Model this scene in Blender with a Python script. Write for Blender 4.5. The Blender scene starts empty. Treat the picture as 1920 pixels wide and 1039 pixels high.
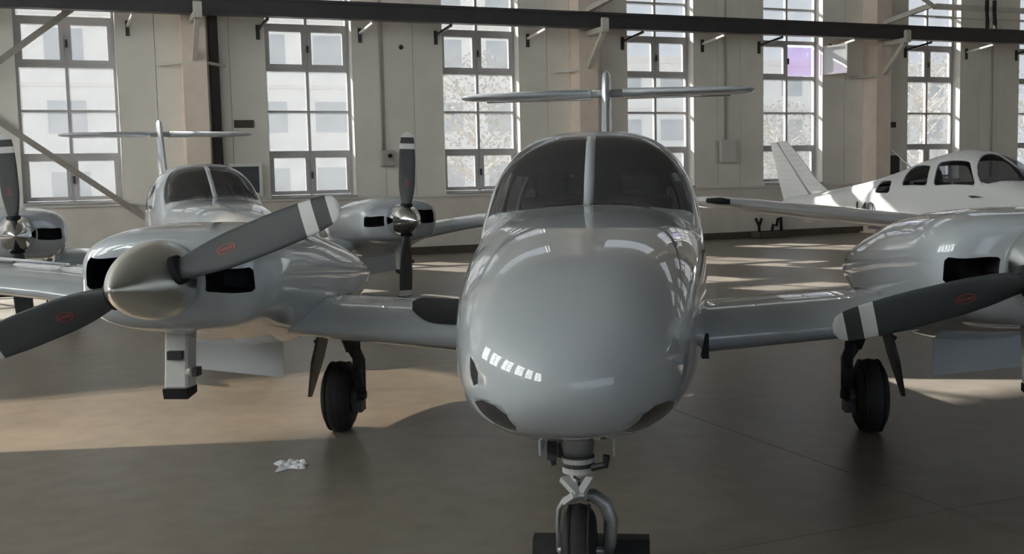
import bpy, bmesh, math, random
from mathutils import Vector, Matrix
from mathutils.geometry import delaunay_2d_cdt
random.seed(7)
R = math.radians
SC = bpy.context.scene
COL = SC.collection

# ------------------------------------------------------------------ camera, sky, sun, exposure
CAM_H, FOC, PITCH, ROLL = 1.5394, 2025.93, 0.0908, -0.0227
cam_data = bpy.data.cameras.new('camera')
cam_data.sensor_fit = 'HORIZONTAL'
cam_data.sensor_width = 36.0
cam_data.lens = 36.0 * FOC / 1920.0
cam_data.clip_start = 0.05
cam_data.clip_end = 500
camera = bpy.data.objects.new('camera', cam_data)
COL.objects.link(camera)
camera.matrix_world = (Matrix.Translation((0, 0, CAM_H)) @ Matrix.Rotation(math.pi / 2 - PITCH, 4, 'X')
                       @ Matrix.Rotation(ROLL, 4, 'Z'))
SC.camera = camera

WD, WA = 23.68, 0.3947                       # the window wall: distance straight ahead and its angle
SD = Vector((math.cos(WA), math.sin(WA), 0))     # along the wall, to the right
ND = Vector((math.sin(WA), -math.cos(WA), 0))    # out of the wall, into the hangar


def WP(s, n, z=0.0):
    return Vector((0, WD, z)) + SD * s + ND * n


world = bpy.data.worlds.new('world')
SC.world = world
world.use_nodes = True
bg = world.node_tree.nodes['Background']
bg.inputs[0].default_value = (0.80, 0.905, 1.0, 1)
bg.inputs[1].default_value = 2.6

sun_data = bpy.data.lights.new('sun', 'SUN')
sun_data.energy = 85.0
sun_data.angle = R(0.6)
sun_data.color = (1.0, 0.94, 0.85)
sun = bpy.data.objects.new('sun', sun_data)
COL.objects.link(sun)
sun_dir = (SD * 0.45 + ND * 1.0 + Vector((0, 0, -0.60))).normalized()
sun.rotation_euler = sun_dir.to_track_quat('-Z', 'Y').to_euler()
sun.location = WP(-12, -30, 25)

SC.view_settings.view_transform = 'Standard'
SC.view_settings.look = 'None'
SC.view_settings.gamma = 1.0
SC.view_settings.use_curve_mapping = False
SC.view_settings.exposure = -0.45
SC.cycles.max_bounces = 12
SC.cycles.diffuse_bounces = 6
SC.cycles.glossy_bounces = 5
SC.cycles.transparent_max_bounces = 24
SC.cycles.sample_clamp_indirect = 8.0
SC.cycles.caustics_reflective = False
SC.cycles.caustics_refractive = False
SC.cycles.use_denoising = True

S_L, S_R, N_OPP, Z_EAVE = -22.8, 31.0, 52.0, 11.0   # hangar extents along and out from the window wall


def portal(s, n, z, w, h, face):
    d = bpy.data.lights.new('window_daylight', 'AREA')
    d.shape = 'RECTANGLE'
    d.size, d.size_y = w, h
    d.cycles.is_portal = True
    o = bpy.data.objects.new('window_daylight', d)
    COL.objects.link(o)
    o.location = WP(s, n, z)
    o.rotation_euler = face.to_track_quat('-Z', 'Z').to_euler()


# ------------------------------------------------------------------ materials
def new_mat(name):
    m = bpy.data.materials.new(name)
    m.use_nodes = True
    nt = m.node_tree
    return m, nt, nt.nodes['Principled BSDF']


def mat(name, col, rough=0.5, metal=0.0, noise=0.0, scale=6.0, coat=0.0, bump=0.0, rough_var=0.0):
    m, nt, p = new_mat(name)
    p.inputs['Base Color'].default_value = (*col, 1)
    p.inputs['Roughness'].default_value = rough
    p.inputs['Metallic'].default_value = metal
    p.inputs['Coat Weight'].default_value = coat
    p.inputs['Coat Roughness'].default_value = 0.012
    p.inputs['Coat IOR'].default_value = 1.7
    if noise or bump or rough_var:
        tc = nt.nodes.new('ShaderNodeTexCoord')
        n = nt.nodes.new('ShaderNodeTexNoise')
        n.inputs['Scale'].default_value = scale
        n.inputs['Detail'].default_value = 6
        nt.links.new(tc.outputs['Object'], n.inputs['Vector'])
        if noise:
            r = nt.nodes.new('ShaderNodeValToRGB')
            r.color_ramp.elements[0].position = 0.3
            r.color_ramp.elements[1].position = 0.7
            r.color_ramp.elements[0].color = (*[c * (1 - noise) for c in col], 1)
            r.color_ramp.elements[1].color = (*[min(1, c * (1 + noise)) for c in col], 1)
            nt.links.new(n.outputs['Fac'], r.inputs['Fac'])
            nt.links.new(r.outputs['Color'], p.inputs['Base Color'])
        if bump:
            b = nt.nodes.new('ShaderNodeBump')
            b.inputs['Strength'].default_value = bump
            b.inputs['Distance'].default_value = 0.01
            nt.links.new(n.outputs['Fac'], b.inputs['Height'])
            nt.links.new(b.outputs['Normal'], p.inputs['Normal'])
        if rough_var:
            mr = nt.nodes.new('ShaderNodeMapRange')
            mr.inputs['To Min'].default_value = rough - rough_var
            mr.inputs['To Max'].default_value = rough + rough_var
            nt.links.new(n.outputs['Fac'], mr.inputs['Value'])
            nt.links.new(mr.outputs['Result'], p.inputs['Roughness'])
    return m


def glass(name, tint, haze, haze_col, gloss_rough=0.04, fres=1.45, film=0.0):
    """thin pane: tinted clear film mixed with dusty translucency, and a reflecting face"""
    m = bpy.data.materials.new(name)
    m.use_nodes = True
    nt = m.node_tree
    nt.nodes.clear()
    out = nt.nodes.new('ShaderNodeOutputMaterial')
    tr = nt.nodes.new('ShaderNodeBsdfTransparent')
    tr.inputs[0].default_value = (*tint, 1)
    base = tr.outputs[0]
    if haze:
        tl = nt.nodes.new('ShaderNodeBsdfTranslucent')
        tl.inputs[0].default_value = (*haze_col, 1)
        tc = nt.nodes.new('ShaderNodeTexCoord')
        n = nt.nodes.new('ShaderNodeTexNoise')
        n.inputs['Scale'].default_value = 2.3
        n.inputs['Detail'].default_value = 5
        mr = nt.nodes.new('ShaderNodeMapRange')
        mr.inputs['From Min'].default_value = 0.3
        mr.inputs['From Max'].default_value = 0.7
        mr.inputs['To Min'].default_value = haze * 0.8
        mr.inputs['To Max'].default_value = min(1, haze * 1.2)
        nt.links.new(tc.outputs['Object'], n.inputs['Vector'])
        nt.links.new(n.outputs['Fac'], mr.inputs['Value'])
        mx = nt.nodes.new('ShaderNodeMixShader')
        nt.links.new(mr.outputs['Result'], mx.inputs[0])
        nt.links.new(tr.outputs[0], mx.inputs[1])
        nt.links.new(tl.outputs[0], mx.inputs[2])
        base = mx.outputs[0]
    if film:                                     # grey diffuse mixed in as painted haze, lifting dark canopy glass
        df = nt.nodes.new('ShaderNodeBsdfDiffuse')
        df.inputs[0].default_value = (0.45, 0.45, 0.47, 1)
        mf = nt.nodes.new('ShaderNodeMixShader')
        mf.inputs[0].default_value = film
        nt.links.new(base, mf.inputs[1])
        nt.links.new(df.outputs[0], mf.inputs[2])
        base = mf.outputs[0]
    gl = nt.nodes.new('ShaderNodeBsdfGlossy')
    gl.inputs['Roughness'].default_value = gloss_rough
    fr = nt.nodes.new('ShaderNodeFresnel')
    fr.inputs[0].default_value = fres
    geo = nt.nodes.new('ShaderNodeNewGeometry')
    ml = nt.nodes.new('ShaderNodeMath')          # reflect on the outer face only
    ml.operation = 'MULTIPLY_ADD'
    ml.inputs[1].default_value = -1.0
    ml.inputs[2].default_value = 1.0
    m2 = nt.nodes.new('ShaderNodeMath')
    m2.operation = 'MULTIPLY'
    nt.links.new(geo.outputs['Backfacing'], ml.inputs[0])
    nt.links.new(ml.outputs[0], m2.inputs[0])
    nt.links.new(fr.outputs[0], m2.inputs[1])
    mx2 = nt.nodes.new('ShaderNodeMixShader')
    nt.links.new(m2.outputs[0], mx2.inputs[0])
    nt.links.new(base, mx2.inputs[1])
    nt.links.new(gl.outputs[0], mx2.inputs[2])
    nt.links.new(mx2.outputs[0], out.inputs[0])
    return m


M = {}
M['paint'] = mat('grey_white_aircraft_paint', (0.50, 0.54, 0.585), 0.5, coat=1.0)
M['paint3'] = mat('white_trainer_paint', (0.82, 0.83, 0.84), 0.35, coat=0.6)
M['lining'] = mat('dark_cabin_lining', (0.11, 0.11, 0.115), 0.8)
M['seat'] = mat('dark_seat_fabric', (0.08, 0.078, 0.08), 0.9, noise=0.2, scale=30)
M['tint'] = glass('tinted_canopy_glass', (0.34, 0.345, 0.36), 0, (0, 0, 0), 0.02, 1.45, 0.11)
M['clear'] = glass('clear_cabin_glass', (0.55, 0.57, 0.6), 0, (0, 0, 0), 0.02)
M['black'] = mat('black_cavity', (0.012, 0.012, 0.014), 0.7)
M['grip'] = mat('black_walkway_grip', (0.03, 0.03, 0.033), 0.95, noise=0.2, scale=120, bump=0.4)
M['rubber'] = mat('black_tyre_rubber', (0.022, 0.021, 0.022), 0.75, noise=0.25, scale=18)
M['chrome'] = mat('polished_spinner_metal', (0.72, 0.72, 0.74), 0.10, 1.0)
M['satin'] = mat('satin_spinner_metal', (0.82, 0.83, 0.80), 0.30, 1.0, rough_var=0.05, scale=9)
M['steel'] = mat('gear_leg_steel', (0.35, 0.36, 0.37), 0.4, 0.6, noise=0.2, scale=14)
M['dsteel'] = mat('oily_dark_steel', (0.06, 0.06, 0.062), 0.5, 0.4, noise=0.3, scale=20)
M['ltmetal'] = mat('pale_gear_paint', (0.5, 0.51, 0.5), 0.45, noise=0.12, scale=16)
M['duct'] = mat('white_duct_enamel', (0.72, 0.71, 0.68), 0.5, noise=0.08)
M['white'] = mat('white_board_frame', (0.9, 0.9, 0.89), 0.5)
M['lamp'] = mat('dark_lamp_lens', (0.035, 0.037, 0.04), 0.22, coat=0.3)
M['red'] = mat('red_emblem_print', (0.34, 0.07, 0.06), 0.6)
M['letter'] = mat('black_lettering', (0.02, 0.02, 0.022), 0.5)
M['panel'] = mat('off_white_wall_panel', (0.80, 0.775, 0.71), 0.6, noise=0.06, scale=1.3)
M['dado'] = mat('painted_masonry_dado', (0.72, 0.67, 0.61), 0.75, noise=0.08, scale=2.0, bump=0.15)
M['skirt'] = mat('dark_brown_skirting', (0.09, 0.07, 0.055), 0.7, noise=0.2)
M['frame'] = mat('grey_window_frame', (0.46, 0.455, 0.46), 0.45, noise=0.05)
M['frame_w'] = mat('pale_frame_trim', (0.72, 0.70, 0.67), 0.5)
M['column'] = mat('cream_column_paint', (0.84, 0.72, 0.63), 0.5, noise=0.07, scale=2.5)
M['column_d'] = mat('dark_strip_finish', (0.05, 0.043, 0.04), 0.6)
M['beam'] = mat('dark_beam_paint', (0.045, 0.042, 0.045), 0.45, noise=0.15, scale=3)
M['rail'] = mat('pale_steel_paint', (0.58, 0.56, 0.51), 0.5, noise=0.08)
M['brace'] = mat('brown_grey_brace_paint', (0.33, 0.30, 0.27), 0.5, noise=0.1)
M['box'] = mat('grey_box_enamel', (0.42, 0.40, 0.37), 0.5)
M['boxw'] = mat('pale_box_enamel', (0.66, 0.64, 0.60), 0.5)
M['board'] = mat('dark_board_face', (0.05, 0.055, 0.06), 0.35)
M['roof'] = mat('grey_roof_sheet', (0.30, 0.30, 0.29), 0.6)
M['paper'] = mat('crumpled_paper', (0.88, 0.88, 0.92), 0.8)
M['out_wall'] = mat('pale_render', (0.82, 0.84, 0.84), 0.8, noise=0.05)
M['out_win'] = mat('outdoor_window_glass', (0.30, 0.36, 0.42), 0.2)
M['out_ground'] = mat('outdoor_concrete', (0.40, 0.39, 0.36), 0.9, noise=0.12, scale=0.4)
M['bark'] = mat('pale_bark', (0.35, 0.31, 0.27), 0.9, noise=0.2)
M['leaf'] = mat('dry_pale_foliage', (0.24, 0.24, 0.21), 0.9, noise=0.35, scale=1.5)
M['pane'] = glass('dusty_window_glass', (0.47, 0.475, 0.485), 0.05, (0.4, 0.42, 0.45), 0.08)
M['pane_h'] = mat('pale_sash_glass', (0.80, 0.83, 0.84), 0.25, noise=0.06, scale=3)  # solid white stands in for dusty glass catching the window light
M['pane_v'] = glass('violet_window_glass', (0.42, 0.385, 0.475), 0.06, (0.45, 0.40, 0.55), 0.08)
M['pane_frost'] = glass('frosted_side_glass', (0.3, 0.31, 0.32), 1.25, (0.92, 0.96, 0.99), 0.1)  # frosting added to scatter the sun and leave no floor patches
M['pane_dull'] = glass('very_dusty_window_glass', (0.36, 0.335, 0.30), 0.2, (0.4, 0.4, 0.4), 0.1)
M['pane_clear'] = glass('grey_window_glass', (0.85, 0.87, 0.89), 0, (0, 0, 0), 0.05)
M['joint'] = mat('dusty_joint_filler', (0.36, 0.34, 0.31), 0.9)


def floor_mat():
    m, nt, p = new_mat('stained_concrete')
    tc = nt.nodes.new('ShaderNodeTexCoord')
    geo = nt.nodes.new('ShaderNodeNewGeometry')
    n1 = nt.nodes.new('ShaderNodeTexNoise')
    n1.inputs['Scale'].default_value = 0.55
    n1.inputs['Detail'].default_value = 8
    n2 = nt.nodes.new('ShaderNodeTexNoise')
    n2.inputs['Scale'].default_value = 6.0
    n2.inputs['Detail'].default_value = 8
    for n in (n1, n2):
        nt.links.new(geo.outputs['Position'], n.inputs['Vector'])
    r = nt.nodes.new('ShaderNodeValToRGB')
    r.color_ramp.elements[0].position = 0.32
    r.color_ramp.elements[0].color = (0.205, 0.182, 0.152, 1)
    r.color_ramp.elements[1].position = 0.68
    r.color_ramp.elements[1].color = (0.32, 0.283, 0.235, 1)
    nt.links.new(n1.outputs['Fac'], r.inputs['Fac'])
    mx = nt.nodes.new('ShaderNodeMix')
    mx.data_type = 'RGBA'
    mx.blend_type = 'MULTIPLY'
    mx.inputs['Factor'].default_value = 0.5
    r2 = nt.nodes.new('ShaderNodeValToRGB')
    r2.color_ramp.elements[0].position = 0.25
    r2.color_ramp.elements[0].color = (0.62, 0.6, 0.58, 1)
    r2.color_ramp.elements[1].position = 0.6
    r2.color_ramp.elements[1].color = (1, 1, 1, 1)
    nt.links.new(n2.outputs['Fac'], r2.inputs['Fac'])
    nt.links.new(r.outputs['Color'], mx.inputs['A'])
    nt.links.new(r2.outputs['Color'], mx.inputs['B'])
    nt.links.new(mx.outputs['Result'], p.inputs['Base Color'])
    mr = nt.nodes.new('ShaderNodeMapRange')
    mr.inputs['To Min'].default_value = 0.26
    mr.inputs['To Max'].default_value = 0.44
    nt.links.new(n1.outputs['Fac'], mr.inputs['Value'])
    nt.links.new(mr.outputs['Result'], p.inputs['Roughness'])
    p.inputs['Specular IOR Level'].default_value = 0.38
    b = nt.nodes.new('ShaderNodeBump')
    b.inputs['Strength'].default_value = 0.08
    b.inputs['Distance'].default_value = 0.01
    nt.links.new(n2.outputs['Fac'], b.inputs['Height'])
    nt.links.new(b.outputs['Normal'], p.inputs['Normal'])
    return m


M['floor'] = floor_mat()


def blade_mat():
    """dark grey blade with white / dark / white painted tip, bands by distance along the blade"""
    m, nt, p = new_mat('banded_propeller_paint')
    tc = nt.nodes.new('ShaderNodeTexCoord')
    sx = nt.nodes.new('ShaderNodeSeparateXYZ')
    nt.links.new(tc.outputs['Object'], sx.inputs[0])
    r = nt.nodes.new('ShaderNodeValToRGB')
    cr = r.color_ramp
    cr.interpolation = 'CONSTANT'
    cr.elements[0].color = (0.055, 0.062, 0.068, 1)
    cr.elements[1].position = 0.812
    cr.elements[1].color = (0.72, 0.72, 0.71, 1)
    e = cr.elements.new(0.875)
    e.color = (0.05, 0.052, 0.055, 1)
    e = cr.elements.new(0.945)
    e.color = (0.72, 0.72, 0.71, 1)
    nt.links.new(sx.outputs['X'], r.inputs['Fac'])
    nt.links.new(r.outputs['Color'], p.inputs['Base Color'])
    p.inputs['Roughness'].default_value = 0.5
    return m


M['blade'] = blade_mat()


# ------------------------------------------------------------------ helpers
def link(name, me, m, parent=None, loc=None, rot=None, smooth=False):
    o = bpy.data.objects.new(name, me)
    COL.objects.link(o)
    if m is not None and not me.materials:
        me.materials.append(m)
    if parent is not None:
        o.parent = parent
    if loc is not None:
        o.location = loc
    if rot is not None:
        o.rotation_euler = rot
    if smooth:
        me.shade_smooth()
    return o


def obj(name, bm, m, parent=None, loc=None, rot=None, smooth=False, bevel=0.0):
    if bevel:
        es = [e for e in bm.edges if len(e.link_faces) == 2 and e.calc_face_angle(0) > 0.6]
        bmesh.ops.bevel(bm, geom=es, offset=bevel, segments=1, affect='EDGES', profile=0.5, clamp_overlap=True)
    bmesh.ops.recalc_face_normals(bm, faces=bm.faces[:])
    me = bpy.data.meshes.new(name)
    bm.to_mesh(me)
    bm.free()
    return link(name, me, m, parent, loc, rot, smooth)


def thing(name, label, cat, loc=(0, 0, 0), rot=(0, 0, 0), group=None):
    o = bpy.data.objects.new(name, None)
    o.empty_display_size = 0.2
    COL.objects.link(o)
    o.location = loc
    o.rotation_euler = rot
    tag(o, label, cat, group)
    return o


def tag(o, label, cat, group=None):
    o['label'] = label
    o['category'] = cat
    if group:
        o['group'] = group
    return o


def struct_root(name, loc=(0, 0, 0), rot=(0, 0, 0)):
    o = bpy.data.objects.new(name, None)
    COL.objects.link(o)
    o.location = loc
    o.rotation_euler = rot
    o['kind'] = 'structure'
    return o


def copy_tree(o, parent=None):
    c = o.copy()
    COL.objects.link(c)
    if parent is not None:
        c.parent = parent
    for ch in list(o.children):
        copy_tree(ch, c)
    return c


def box(bm, x0, x1, y0, y1, z0, z1):
    r = bmesh.ops.create_cube(bm, size=1.0)
    for v in r['verts']:
        v.co = Vector((x0 + (v.co.x + .5) * (x1 - x0), y0 + (v.co.y + .5) * (y1 - y0), z0 + (v.co.z + .5) * (z1 - z0)))
    return r['verts']


def bx(x0, x1, y0, y1, z0, z1):
    bm = bmesh.new()
    box(bm, x0, x1, y0, y1, z0, z1)
    return bm


def tube(bm, pts, rad, seg=12, cap=True):
    """round bar along points; rad one number or one per point"""
    pts = [Vector(p) for p in pts]
    rads = rad if isinstance(rad, (list, tuple)) else [rad] * len(pts)
    prev = None
    rings = []
    up = None
    for i, p in enumerate(pts):
        d = (pts[min(i + 1, len(pts) - 1)] - pts[max(i - 1, 0)]).normalized()
        if up is None:
            up = d.orthogonal().normalized()
        up = (up - d * up.dot(d)).normalized()
        s = d.cross(up)
        rings.append([bm.verts.new(p + (up * math.cos(a) + s * math.sin(a)) * rads[i])
                      for a in [2 * math.pi * k / seg for k in range(seg)]])
    for a, b in zip(rings, rings[1:]):
        for k in range(seg):
            bm.faces.new((a[k], a[(k + 1) % seg], b[(k + 1) % seg], b[k]))
    if cap:
        bm.faces.new(rings[0])
        bm.faces.new(rings[-1])


def bar(bm, a, b, w, h, up=(0, 0, 1)):
    """rectangular bar from a to b, w across, h along up"""
    a, b = Vector(a), Vector(b)
    d = (b - a).normalized()
    s = d.cross(Vector(up))
    if s.length < 1e-4:
        s = d.orthogonal()
    s.normalize()
    u = s.cross(d)
    vs = []
    for p in (a, b):
        vs.append([bm.verts.new(p + s * (w / 2 * i) + u * (h / 2 * j)) for i, j in ((-1, -1), (1, -1), (1, 1), (-1, 1))])
    for k in range(4):
        bm.faces.new((vs[0][k], vs[0][(k + 1) % 4], vs[1][(k + 1) % 4], vs[1][k]))
    bm.faces.new(vs[0])
    bm.faces.new(vs[1])


def lathe(bm, prof, axis='Y', seg=40, c=(0, 0, 0)):
    """prof: (position along axis, radius)"""
    c = Vector(c)
    rings = []
    for t, r in prof:
        ring = []
        if r < 1e-5:
            v = {'Y': (0, t, 0), 'X': (t, 0, 0), 'Z': (0, 0, t)}[axis]
            ring = [bm.verts.new(c + Vector(v))]
        else:
            for k in range(seg):
                a = 2 * math.pi * k / seg
                q, w = r * math.cos(a), r * math.sin(a)
                v = {'Y': (q, t, w), 'X': (t, q, w), 'Z': (q, w, t)}[axis]
                ring.append(bm.verts.new(c + Vector(v)))
        rings.append(ring)
    for a, b in zip(rings, rings[1:]):
        for k in range(seg):
            k2 = (k + 1) % seg
            if len(a) == 1 and len(b) == 1:
                continue
            if len(a) == 1:
                bm.faces.new((a[0], b[k], b[k2]))
            elif len(b) == 1:
                bm.faces.new((a[k], a[k2], b[0]))
            else:
                bm.faces.new((a[k], a[k2], b[k2], b[k]))


def prism(bm, poly, y0, y1, plane='XZ'):
    def P(u, v, w):
        return {'XZ': (u, w, v), 'XY': (u, v, w), 'YZ': (w, u, v)}[plane]
    a = [bm.verts.new(P(u, v, y0)) for u, v in poly]
    b = [bm.verts.new(P(u, v, y1)) for u, v in poly]
    n = len(poly)
    bm.faces.new(a)
    bm.faces.new(b[::-1])
    for k in range(n):
        bm.faces.new((a[k], b[k], b[(k + 1) % n], a[(k + 1) % n]))


# ---- lofted skins with window openings
def pchip(xs, ys):
    n = len(xs)
    h = [xs[i + 1] - xs[i] for i in range(n - 1)]
    dl = [(ys[i + 1] - ys[i]) / h[i] for i in range(n - 1)]
    m = [0.0] * n
    for i in range(1, n - 1):
        if dl[i - 1] * dl[i] > 0:
            w1, w2 = 2 * h[i] + h[i - 1], h[i] + 2 * h[i - 1]
            m[i] = (w1 + w2) / (w1 / dl[i - 1] + w2 / dl[i])
    m[0], m[-1] = dl[0], dl[-1]

    def f(x):
        lo, hi = 0, n - 2
        while lo < hi:
            k = (lo + hi + 1) // 2
            if xs[k] <= x:
                lo = k
            else:
                hi = k - 1
        i = lo
        t = min(1, max(0, (x - xs[i]) / h[i]))
        t2, t3 = t * t, t * t * t
        return ((2 * t3 - 3 * t2 + 1) * ys[i] + (t3 - 2 * t2 + t) * h[i] * m[i]
                + (-2 * t3 + 3 * t2) * ys[i + 1] + (t3 - t2) * h[i] * m[i + 1])
    return f


class Skin:
    """body of superellipse sections; rows: (y, half width, centre z, height up, depth down, exponent[, centre x])"""

    def __init__(self, rows, nt=120, nv=96):
        self.rows = rows
        ts = [0.0]
        for a, b in zip(rows, rows[1:]):
            ts.append(ts[-1] + max(1e-3, math.sqrt((a[0] - b[0]) ** 2 + (a[1] - b[1]) ** 2
                                                     + (0.7 * (a[3] - b[3])) ** 2)))
        self.T = ts[-1]
        self.f = [pchip(ts, [r[k] if k < len(r) else 0.0 for r in rows]) for k in range(7)]
        self.nt, self.nv = nt, nv

    def sec(self, t):
        return [g(t) for g in self.f]

    def P(self, t, th):
        y, a, zc, hu, hd, n, cx = self.sec(t)
        c, s = math.cos(th), math.sin(th)
        e = 2.0 / n
        x = a * math.copysign(abs(c) ** e, c)
        z = (hu if s > 0 else hd) * math.copysign(abs(s) ** e, s)
        return Vector((cx + x, y, zc + z))

    def t_of_y(self, y):
        lo, hi = 0.0, self.T
        for _ in range(50):
            m = (lo + hi) / 2
            if self.f[0](m) < y:
                lo = m
            else:
                hi = m
        return lo

    def yx(self, y, x):           # upper half, by x
        t = self.t_of_y(y)
        _, a, zc, hu, hd, n, cx = self.sec(t)
        q = min(0.9999, abs(x - cx) / a) ** (n / 2)
        th = math.acos(q)
        return t, (th if x >= cx else math.pi - th)

    def yz(self, y, z, side):     # by height, side +1 / -1
        t = self.t_of_y(y)
        _, a, zc, hu, hd, n, cx = self.sec(t)
        d = z - zc
        q = min(0.9999, abs(d) / (hu if d > 0 else hd)) ** (n / 2)
        th = math.copysign(math.asin(q), d)
        return t, (th if side > 0 else math.pi - th)

    def xz(self, x, z, t_max):    # by the front view, on the widening front part
        lo, hi = 1e-4, t_max
        for _ in range(50):
            m = (lo + hi) / 2
            _, a, zc, hu, hd, n, cx = self.sec(m)
            d = z - zc
            h = hu if d > 0 else hd
            if (abs(x - cx) / max(a, 1e-5)) ** n + (abs(d) / max(h, 1e-5)) ** n > 1:
                lo = m
            else:
                hi = m
        _, a, zc, hu, hd, n, cx = self.sec(hi)
        d = z - zc
        h = hu if d > 0 else hd
        th = math.atan2(math.copysign((abs(d) / h) ** (n / 2), d), math.copysign((abs(x - cx) / a) ** (n / 2), x - cx))
        if th < -math.pi / 2:
            th += 2 * math.pi
        return hi, th

    def build(self, loops):
        """loops: list of polygons in (t, theta). returns (verts, body faces, [faces per loop], loop vertex positions)"""
        KV = 0.6
        pts, edges = [], []
        dense = []
        for lp in loops:
            d = []
            for a, b in zip(lp, lp[1:] + lp[:1]):
                L = math.hypot(a[0] - b[0], (a[1] - b[1]) * KV)
                k = max(1, int(L / 0.03))
                for i in range(k):
                    d.append((a[0] + (b[0] - a[0]) * i / k, (a[1] + (b[1] - a[1]) * i / k)))
            dense.append(d)
        for d in dense:
            b0 = len(pts)
            for q in d:
                pts.append((q[0], q[1] * KV))
            for i in range(len(d)):
                edges.append((b0 + i, b0 + (i + 1) % len(d)))
        lp_pts = list(pts)
        cell = {}
        for p in lp_pts:
            cell.setdefault((round(p[0] / 0.05), round(p[1] / 0.05)), []).append(p)

        def near(x, y):
            i, j = round(x / 0.05), round(y / 0.05)
            for a in (-1, 0, 1):
                for b in (-1, 0, 1):
                    for p in cell.get((i + a, j + b), ()):
                        if (p[0] - x) ** 2 + (p[1] - y) ** 2 < 0.0002:
                            return True
            return False
        for i in range(self.nt + 1):
            t = self.T * i / self.nt
            for j in range(self.nv + 1):
                v = (-math.pi / 2 + 2 * math.pi * j / self.nv) * KV
                if not near(t, v):
                    pts.append((t, v))
        out = delaunay_2d_cdt([Vector(p) for p in pts], edges, [], 0, 1e-6)
        V, F = out[0], out[2]
        co = [self.P(v.x, v.y / KV) for v in V]
        polys = [[(q[0], q[1] * KV) for q in d] for d in dense]
        boxes = [(min(q[0] for q in p), max(q[0] for q in p), min(q[1] for q in p), max(q[1] for q in p)) for p in polys]

        def inside(p, poly):
            c = False
            j = len(poly) - 1
            for i in range(len(poly)):
                a, b = poly[i], poly[j]
                if (a[1] > p[1]) != (b[1] > p[1]) and p[0] < (b[0] - a[0]) * (p[1] - a[1]) / (b[1] - a[1]) + a[0]:
                    c = not c
                j = i
            return c
        body, per = [], [[] for _ in loops]
        for f in F:
            cx = sum(V[k].x for k in f) / 3
            cy = sum(V[k].y for k in f) / 3
            for li, p in enumerate(polys):
                b = boxes[li]
                if b[0] <= cx <= b[1] and b[2] <= cy <= b[3] and inside((cx, cy), p):
                    per[li].append(f)
                    break
            else:
                body.append(f)
        rims = [[self.P(q[0], q[1]) for q in d] for d in dense]
        return co, body, per, rims


def mesh_from(name, co, faces, m, parent, smooth=True, weld=True, offset=None):
    used = sorted({k for f in faces for k in f})
    mp = {k: i for i, k in enumerate(used)}
    bm = bmesh.new()
    vs = [bm.verts.new(co[k]) for k in used]
    for f in faces:
        try:
            bm.faces.new([vs[mp[k]] for k in f])
        except ValueError:
            pass
    if weld:
        bmesh.ops.remove_doubles(bm, verts=bm.verts[:], dist=1e-5)
        bmesh.ops.dissolve_degenerate(bm, dist=1e-6, edges=bm.edges[:])
    bmesh.ops.recalc_face_normals(bm, faces=bm.faces[:])
    if not weld:
        pass
    me = bpy.data.meshes.new(name)
    bm.to_mesh(me)
    bm.free()
    return link(name, me, m, parent, smooth=smooth)


def orient_out(o, centre):
    """patch normals away from a centre point"""
    me = o.data
    s = 0
    for p in me.polygons:
        s += (p.center - Vector(centre)).dot(p.normal) * p.area
    if s < 0:
        me.flip_normals()


def airfoil(n=14):
    up, lo = [], []
    for i in range(n + 1):
        x = 0.5 * (1 - math.cos(math.pi * i / n))
        yt = 5 * (0.2969 * math.sqrt(x) - 0.1260 * x - 0.3516 * x * x + 0.2843 * x ** 3 - 0.1036 * x ** 4)
        up.append((x, yt))
        lo.append((x, -yt * 0.72))
    return up, lo


AF_UP, AF_LO = airfoil()


def foil_pt(sec, x, up=True, axis='X'):
    """sec = (span position, LE y, LE z, chord, thickness)"""
    s, ly, lz, c, th = sec
    yt = 5 * (0.2969 * math.sqrt(x) - 0.1260 * x - 0.3516 * x * x + 0.2843 * x ** 3 - 0.1036 * x ** 4)
    h = yt * th * c * (1 if up else -0.72)
    if axis == 'X':
        return Vector((s, ly + x * c, lz + h))
    return Vector((lz + h, ly + x * c, s))


def wing_mesh(bm, secs, axis='X', sym=False):
    rings = []
    for (s, ly, lz, c, th) in secs:
        ring = []
        for x, y in AF_UP:
            ring.append((x, y))
        for x, y in reversed(AF_LO[1:-1]):
            ring.append((x, y if not sym else y / 0.72))
        vs = []
        for x, y in ring:
            h = y * th * c
            vs.append(bm.verts.new((s, ly + x * c, lz + h) if axis == 'X' else (lz + h, ly + x * c, s)))
        rings.append(vs)
    n = len(rings[0])
    for a, b in zip(rings, rings[1:]):
        for k in range(n):
            bm.faces.new((a[k], a[(k + 1) % n], b[(k + 1) % n], b[k]))
    bm.faces.new(rings[0])
    bm.faces.new(rings[-1])


def lerp_sec(secs, s):
    for a, b in zip(secs, secs[1:]):
        lo, hi = sorted((a[0], b[0]))
        if lo <= s <= hi:
            t = (s - a[0]) / (b[0] - a[0])
            return tuple(p + (q - p) * t for p, q in zip(a, b))
    return secs[-1]


# ------------------------------------------------------------------ the hangar
WROT = (0, 0, WA)
WIN_W = 1.62
WIN_S = {1: -9.645, 2: -5.18, 3: -1.53, 4: 2.83, 5: 6.48, 6: 10.854, 7: 14.62}
WIN_S_OUT = {11: -21.45, 12: -17.80, 0: -13.30, 8: 18.99, 9: 22.72, 10: 27.1}
ZB, ZT = 1.25, 6.20
FW = 0.06                               # outer frame width
N_IN, N_OUT = 0.30, -0.06               # wall faces
all_win = dict(WIN_S)
all_win.update(WIN_S_OUT)

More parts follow.
